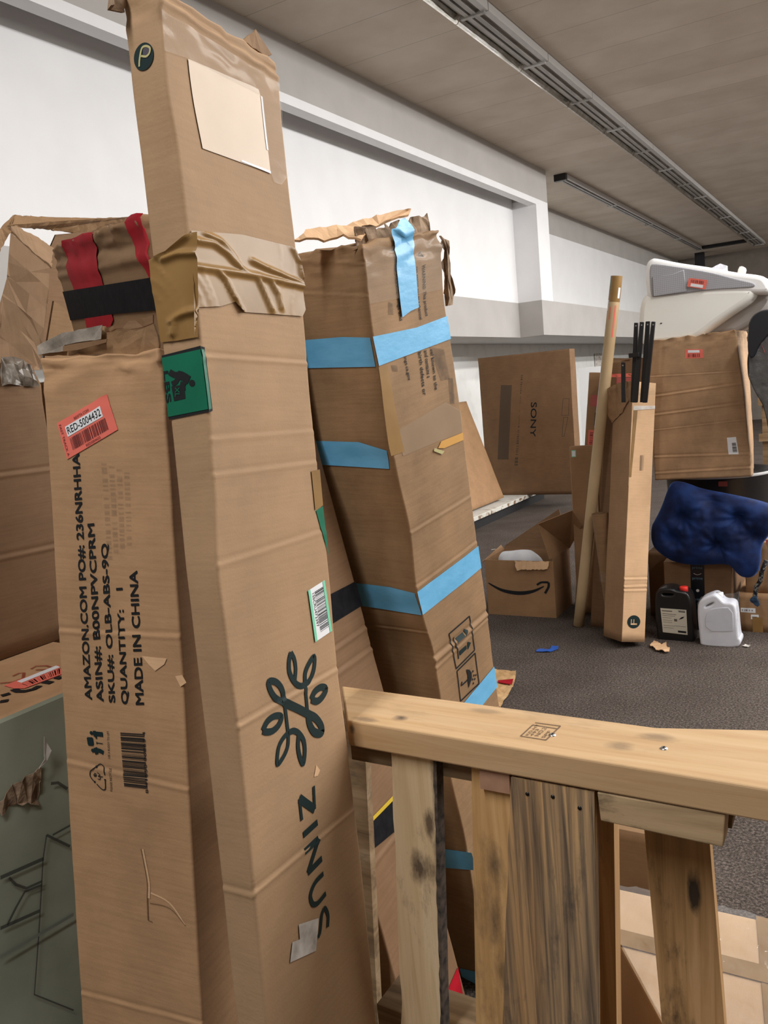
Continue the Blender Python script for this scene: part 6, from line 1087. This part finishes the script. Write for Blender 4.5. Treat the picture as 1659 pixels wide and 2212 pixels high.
ac.barcode('barcode', sub(c4, .36, .12, .86, .92), M['ink'], 51, along='v', off=0.002, parent=bs, n=60)
ac.text('sticker_number', '1SSCRU472397', [tuple(bil(c4, .20, .90)), tuple(bil(c4, .20, .25)), tuple(bil(c4, .33, .25)), tuple(bil(c4, .33, .90))], M['ink'], off=0.002, parent=bs)
ac.strokes('printed_leaf_mark', [[w_*1.22, p_] for w_, p_ in mm['A_logo']], M['ink_green'], off=0.0012)
wl_ = .0105
n1, i1, n2, u1, s1 = mm['A_n1'], mm['A_i1'], mm['A_n2'], mm['A_u1'], mm['A_s1']
ac.strokes('printed_letter', [[.0065, [n1[0], n1[1]]], [.013, [n1[1], n1[2]]], [.0065, [n1[2], n1[3]]]], M['ink_green']); ac.strokes('printed_letter', [[.010, i1]], M['ink_green'])
ac.strokes('printed_letter', [[.010, [n2[0], n2[1]]], [.009, [n2[1], n2[2]]], [.010, [n2[2], n2[3]]]], M['ink_green']); ac.strokes('printed_letter', [[.008, u1]], M['ink_green']); ac.strokes('printed_letter', [[.007, s1]], M['ink_green'])
ac.poly('torn_paper', 'F', mm['A_crumb'], M['white_dirty'], off=0.0016, cell=0.005); ac.poly('scuff', 'F', mm['A_scuff'], M['card_farpale'], off=0.0008)
q = mm['A_circle_r']; cx = (q[1][0]+q[3][0])/2; cz = (q[0][1]+q[2][1])/2
pm = ac.poly('round_mark', 'L', disc((cx, cz), abs(q[1][0]-q[3][0])/2, abs(q[0][1]-q[2][1])/2), M['ink_green'], off=0.0012)
ac.strokes('mark_letter', [[.0028, mm['A_p_stem']]], M['cream_ink'], face='L', off=0.002, parent=pm); ac.poly('mark_centre', 'L', disc(mm['A_p_hole'][0], .006, .009), M['bruise'], off=0.0016, parent=pm)
plate('raised_flap', PT['aflap'], 0.004, M['card_side'], ac.root, jit=0.002); plate('torn_corner', PT['atear'], 0.006, M['torn'], ac.root, jit=0.005, crumple=0.006)

# ---------------------------------------------------------------- pallet fence with rail
t = thing('pallet_fence', 'wooden pallet stood on edge with a plank rail screwed along its top', 'pallet', (-0.45, 1.16, 0))
ox, oy = -0.45, 1.16
def LP(p): return (p[0]-ox, p[1]-oy, p[2])
rk = [((-0.245, -0.03, 1.054), (.016, .012, .01), .9), ((-0.30, -0.055, 1.054), (.022, .01, .01), .55), ((0.16, 0.03, 1.054), (.03, .014, .01), .5), ((0.12, -.02, 1.054), (.02, .015, .01), .45), ((-.12, .04, 1.054), (.03, .01, .01), .4), ((-.32, -.068, 1.04), (.006, .01, .008), .8), ((.38, .0, 1.054), (.02, .012, .01), .5)]
M['pine'] = wood('pine_rail', (0.49, 0.31, 0.155), (0.56, 0.375, 0.205), (0.60, 0.415, 0.24), axis=0, darkamt=0.25, knots=rk, seed=1.3, dark=(0.09, 0.07, 0.055), rough=0.6)
RL = [(-0.7795, 1.0907), (0.75, 1.0655), (0.75, 1.36), (0.2, 1.345), (-0.10, 1.280), (-0.2994, 1.224), (-0.8816, 1.2283)]
V = [(x-ox, y-oy, 1.054) for x, y in RL]+[(x-ox, y-oy, 1.008) for x, y in RL]; n = len(RL)
rail = obj('top_rail', V, [tuple(range(n)), tuple(range(2*n-1, n-1, -1))]+[(k, k+n, (k+1) % n+n, (k+1) % n) for k in range(n)], M['pine'], t); bev(rail, 0.003, 2)
for p in PT['screws'][:2]:
    mb = MB().lathe([(0, 0.0012), (0.0035, 0.0018), (0.006, 0.0), (0.006, -.002)], n=16); sc_ = mb.build('screw', M['silver'], rail, True); sc_.location = (p[0]-ox, p[1]-oy, 1.0545)
    MB().box(-.001, -.003, .0014, .001, .003, .002).build('screw_slot', M['ink'], rail).location = (p[0]-ox, p[1]-oy, 1.0545)
q = [LP(p) for p in PT['stamp']]
M['stamp'] = flat('grade_stamp_ink', (0.16, 0.10, 0.06), 0.7)
def rstroke(a, b, w_=.0022): return stroke_poly([a[:2], b[:2]], w_)
V = []; Fc = []
for a, b in ((0, 1), (1, 2), (2, 3), (4, 5), (0, 4)):
    v_, f_2 = rstroke(q[a], q[b]); k = len(V); V += [(p[0], p[1], 1.0548) for p in v_]; Fc += [tuple(i+k for i in f) for f in f_2]
for s_, bx in (('NO.2', (.45, .15, .62, .75)), ('SPF', (.75, .1, .88, .6)), ('KD-HT', (.12, .1, .24, .9)), ('493', (.28, .1, .4, .6))):
    v_, f_2 = text_mesh(s_); c4 = sub([q[0], q[1], q[2], q[3]], *bx); c4 = [c4[0], c4[3], c4[2], c4[1]]; c4 = [c4[0], c4[1], c4[2], c4[3]]; k = len(V)
    for a, b in v_: p = bil([c4[3], c4[2], c4[1], c4[0]], a, b); V.append((p[0], p[1], 1.0548))
    Fc += [tuple(i+k for i in f) for f in f_2]
obj('grade_stamp', V, Fc, M['stamp'], rail)
def board(name, q, yf, th, mat, zbot=0.0, label=None, ragged=0.0, seed=0, trim_top=None):
    """vertical board through the four corner points (top-left, top-right, bottom-right, bottom-left), carried down to the floor"""
    tl, tr, br, bl = [Vector(p) for p in q]; zt = max(tl.z, tr.z) if trim_top is None else trim_top
    def ex(a, b, z): return a.x+(b.x-a.x)*(z-a.z)/(b.z-a.z)
    n_ = 40; V = []; Fc = []
    for i in range(n_+1):
        z = zbot+(zt-zbot)*i/n_; xl = ex(tl, bl, z); xr = ex(tr, br, z)
        j = ragged*noise.noise(Vector((seed, z*14, 0))); j2 = ragged*noise.noise(Vector((seed+5, z*14, 3)))
        V += [(xl+j-ox, yf-oy, z), (xr+j2-ox, yf-oy, z), (xr+j2*.5-ox, yf+th-oy, z), (xl+j*.5-ox, yf+th-oy, z)]
    for i in range(n_):
        for k in range(4): Fc.append((i*4+k, i*4+(k+1) % 4, (i+1)*4+(k+1) % 4, (i+1)*4+k))
    Fc += [(3, 2, 1, 0), tuple(n_*4+k for k in range(4))]
    return obj(name, V, Fc, mat, t, False, label)
wa = wood('deck_board_pale', (0.58, 0.42, 0.235), (0.68, 0.51, 0.31), (0.74, 0.58, 0.38), darkamt=0.5, grain=1.4, seed=3.1, dscale=1.6, knots=[((-.195, -.055, .885), (.012, .05, .028), .85), ((-.215, -.055, .80), (.026, .05, .035), .9), ((-.18, -.055, .79), (.012, .05, .10), .8), ((-.175, -.055, .93), (.008, .05, .12), .7)], dark=(0.07, 0.045, 0.03))
wb = wood('deck_board_orange', (0.44, 0.255, 0.10), (0.58, 0.35, 0.15), (0.68, 0.43, 0.20), darkamt=0.45, grain=1.2, seed=5.2, knots=[((-.085, -.055, .84), (.018, .05, .05), .7), ((-.09, -.055, .74), (.018, .05, .06), .8), ((-.08, -.055, .65), (.02, .05, .05), .6)], dark=(0.045, 0.04, 0.035))
wc = wood('deck_board_weathered', (0.10, 0.078, 0.06), (0.34, 0.235, 0.14), (0.70, 0.45, 0.22), darkamt=0.9, grain=2.0, seed=7.7, dscale=1.3, dark=(0.06, 0.055, 0.05), rough=.85)
wd_ = wood('deck_board_brown', (0.30, 0.175, 0.075), (0.42, 0.25, 0.11), (0.52, 0.32, 0.16), darkamt=0.85, grain=1.6, seed=9.4, dark=(0.03, 0.025, 0.02), knots=[((.20, .053, .80), (.01, .05, .03), .95)])
we = wood('pallet_frame_wood', (0.16, 0.11, 0.065), (0.26, 0.18, 0.10), (0.36, 0.26, 0.16), darkamt=0.8, grain=.8, seed=2.4, axis=0)
wf = wood('pallet_block_worn', (0.28, 0.20, 0.11), (0.50, 0.36, 0.21), (0.62, 0.46, 0.28), darkamt=0.9, grain=.8, seed=4.4, axis=0, dark=(.04, .03, .025))
board('deck_board', PT['b2'], 1.105, 0.018, wa, ragged=0.004, seed=1, label='pale deck board with dark knots', trim_top=1.006)
bk_ = PT['b2']; V = []; Fc = []
for i in range(61):
    z = 0.10+0.90*i/60; t1 = (z-bk_[1][2])/(bk_[2][2]-bk_[1][2]); xr = bk_[1][0]+(bk_[2][0]-bk_[1][0])*t1; wv = 0.004+0.005*abs(noise.noise(Vector((2, z*11, 0))))+0.003*noise.noise(Vector((9, z*60, 0)))
    V += [(xr-wv-ox, 1.1042-oy, z), (xr+.0015-ox, 1.1035-oy, z), (xr+.003-ox, 1.124-oy, z)]
for i in range(60):
    for k in (0, 1): Fc.append((3*i+k, 3*i+k+1, 3*i+k+4, 3*i+k+3))
obj('bark_edge', V, Fc, mottled('bark', (0.03, 0.025, 0.022), (0.12, 0.09, 0.07), scale=60, rough=0.95), t)
b_ = board('deck_board', PT['b3'], 1.106, 0.017, wb, seed=2, label='orange-toned deck board with grey stains', trim_top=1.006)
b_ = board('deck_board', PT['b4'], 1.088, 0.018, wc, ragged=0.002, seed=3, label='wide weathered grey and brown deck board', trim_top=1.004)
for x_, z_ in ((-.46, .982), (-.42, .985), (-.38, .975)): MB().lathe([(0, .001), (.003, .001), (.0032, -.004)], n=10).build('nail_head', M['rod'], b_, True).matrix_local = Matrix.Translation((x_-ox, 1.0878-oy, z_)) @ Matrix.Rotation(math.pi/2, 4, 'X')
board('deck_board', [(-0.97, 0, .92), (-0.833, 0, .926), (-.8627, 0, .409), (-1.0, 0, .415)], 1.213, 0.018, we, seed=4, label='back deck board at the left end', trim_top=1.006)
board('deck_board', [(-0.45, 0, .889), (-0.369, 0, .889), (-.3822, 0, .526), (-.468, 0, .515)], 1.213, 0.03, wd_, seed=5, label='back deck board behind the weathered one', trim_top=1.006)
board('deck_board', PT['b5'], 1.213, 0.018, wd_, seed=6, label='brown back deck board with black marks', trim_top=1.006)
for k, (xa, xb, m_) in enumerate(((-.09, .02, wb), (.06, .20, wc), (.24, .36, wa), (.40, .55, wd_), (.60, .73, wc))):
    board('deck_board', [(xa, 0, .9), (xb, 0, .9), (xb, 0, .5), (xa, 0, .5)], 1.105, 0.018, m_, seed=7+k, trim_top=1.006)  # boards past the edge of the view, added to block low light
# stringers lie level between the deck boards
def stringer(z0, z1, notches):
    out = [(-0.80, z0), (0.74, z0), (0.74, z1), (-0.80, z1)]; P = [(-0.80, z1), (0.74, z1), (0.74, z0)]
    for (a, b) in reversed(notches):
        P += [(b, z0)]+[(b-.02*(1-math.cos(k*math.pi/8)), z0+.038*math.sin(k*math.pi/8)) for k in (1, 2, 3, 4)]+[(a+.02*(1-math.cos(k*math.pi/8)), z0+.038*math.sin(k*math.pi/8)) for k in (4, 3, 2, 1)]+[(a, z0)]
    P += [(-0.80, z0)]
    me = curve_mesh([P], 0.0435, 0.001, 1)
    for v in me.vertices: x, z, y = v.co; v.co = (x-ox, 1.168-oy-y, z)
    return _fin('stringer', me, we, t, False)
stringer(0.966, 1.007, [(-0.180, -0.02)]); stringer(0.447, 0.487, []); stringer(0.0, 0.04, [])
q = PT['hb']; MB().hexa([(p[0]-ox, y-oy, p[2]) for p, y in ((q[3], 1.085), (q[2], 1.085), (q[2], 1.124), (q[3], 1.124))], [(p[0]-ox, y-oy, 1.006) for p, y in ((q[0], 1.085), (q[1], 1.085), (q[1], 1.124), (q[0], 1.124))]).build('cleat', wf, t, bevel=.002, label='short worn cleat under the rail')
q = PT['pink']; MB().hexa([(p[0]-ox, y-oy, p[2]) for p, y in ((q[3], 1.095), (q[2], 1.095), (q[2], 1.105), (q[3], 1.105))], [(p[0]-ox, y-oy, 1.006) for p, y in ((q[0], 1.095), (q[1], 1.095), (q[1], 1.105), (q[0], 1.105))]).build('shim', mottled('shim_pink', (0.36, 0.20, 0.13), (0.44, 0.26, 0.17), scale=30), t)
# cartons added beyond the view to the right, to block low light
simple_carton('light_block_carton', 'large brown carton added out of view to block light, lower one right of the pallet fence', 0.55, -0.7, 0.0, 0.75, 1.5, 0.72, mat='card_side')
simple_carton('light_block_carton', 'large brown carton added out of view to block light, upper one right of the pallet fence', 0.58, -0.65, 0.722, 0.7, 1.4, 0.62, mat='card_side')
# cartons behind the pallet
t = thing('shrink_wrapped_carton', 'pale carton under clear plastic wrap on the floor behind the pallet, lower right', 'box', (-0.2, 1.6, 0))
P0 = [(-0.555, 1.765), (-0.50, 1.60), (-0.36, 1.40), (-0.30, 1.31), (0.35, 1.31), (0.35, 1.785)]; n = len(P0)
V = [(x+.2, y-1.6, 0) for x, y in P0]+[(x+.2, y-1.6, 0.40) for x, y in P0]; bd = obj('body', V, [tuple(range(n-1, -1, -1)), tuple(range(n, 2*n))]+[(k, (k+1) % n, (k+1) % n+n, k+n) for k in range(n)], cardboard('kraft_wrapped', (0.56, 0.375, 0.215), axis=0, flute=.05, dirt=.2), t); bev(bd, .006)
def top(name, pts, mat, z=.4015): return plate(name, [(x+.2, y-1.6, z) for x, y in pts], .0008, mat, t)
top('tape_strip', [(-.16, 1.30), (-.09, 1.30), (-.16, 1.78), (-.24, 1.78)], M['browntape']); top('tape_strip', [(-.5, 1.62), (.35, 1.63), (.35, 1.58), (-.48, 1.57)], M['browntape'], .402)
plate('clear_wrap', [(x+.2, y-1.6, .412) for x, y in P0], 0, M['wrap'], t, crumple=0.008, smooth=True, cell=.02)
kb = simple_carton('floor_carton', 'brown carton on the floor glimpsed through the pallet gap, behind the wrapped carton', -1.02, 2.3, 0.0, 0.42, 0.35, 0.235, mat='card_side')
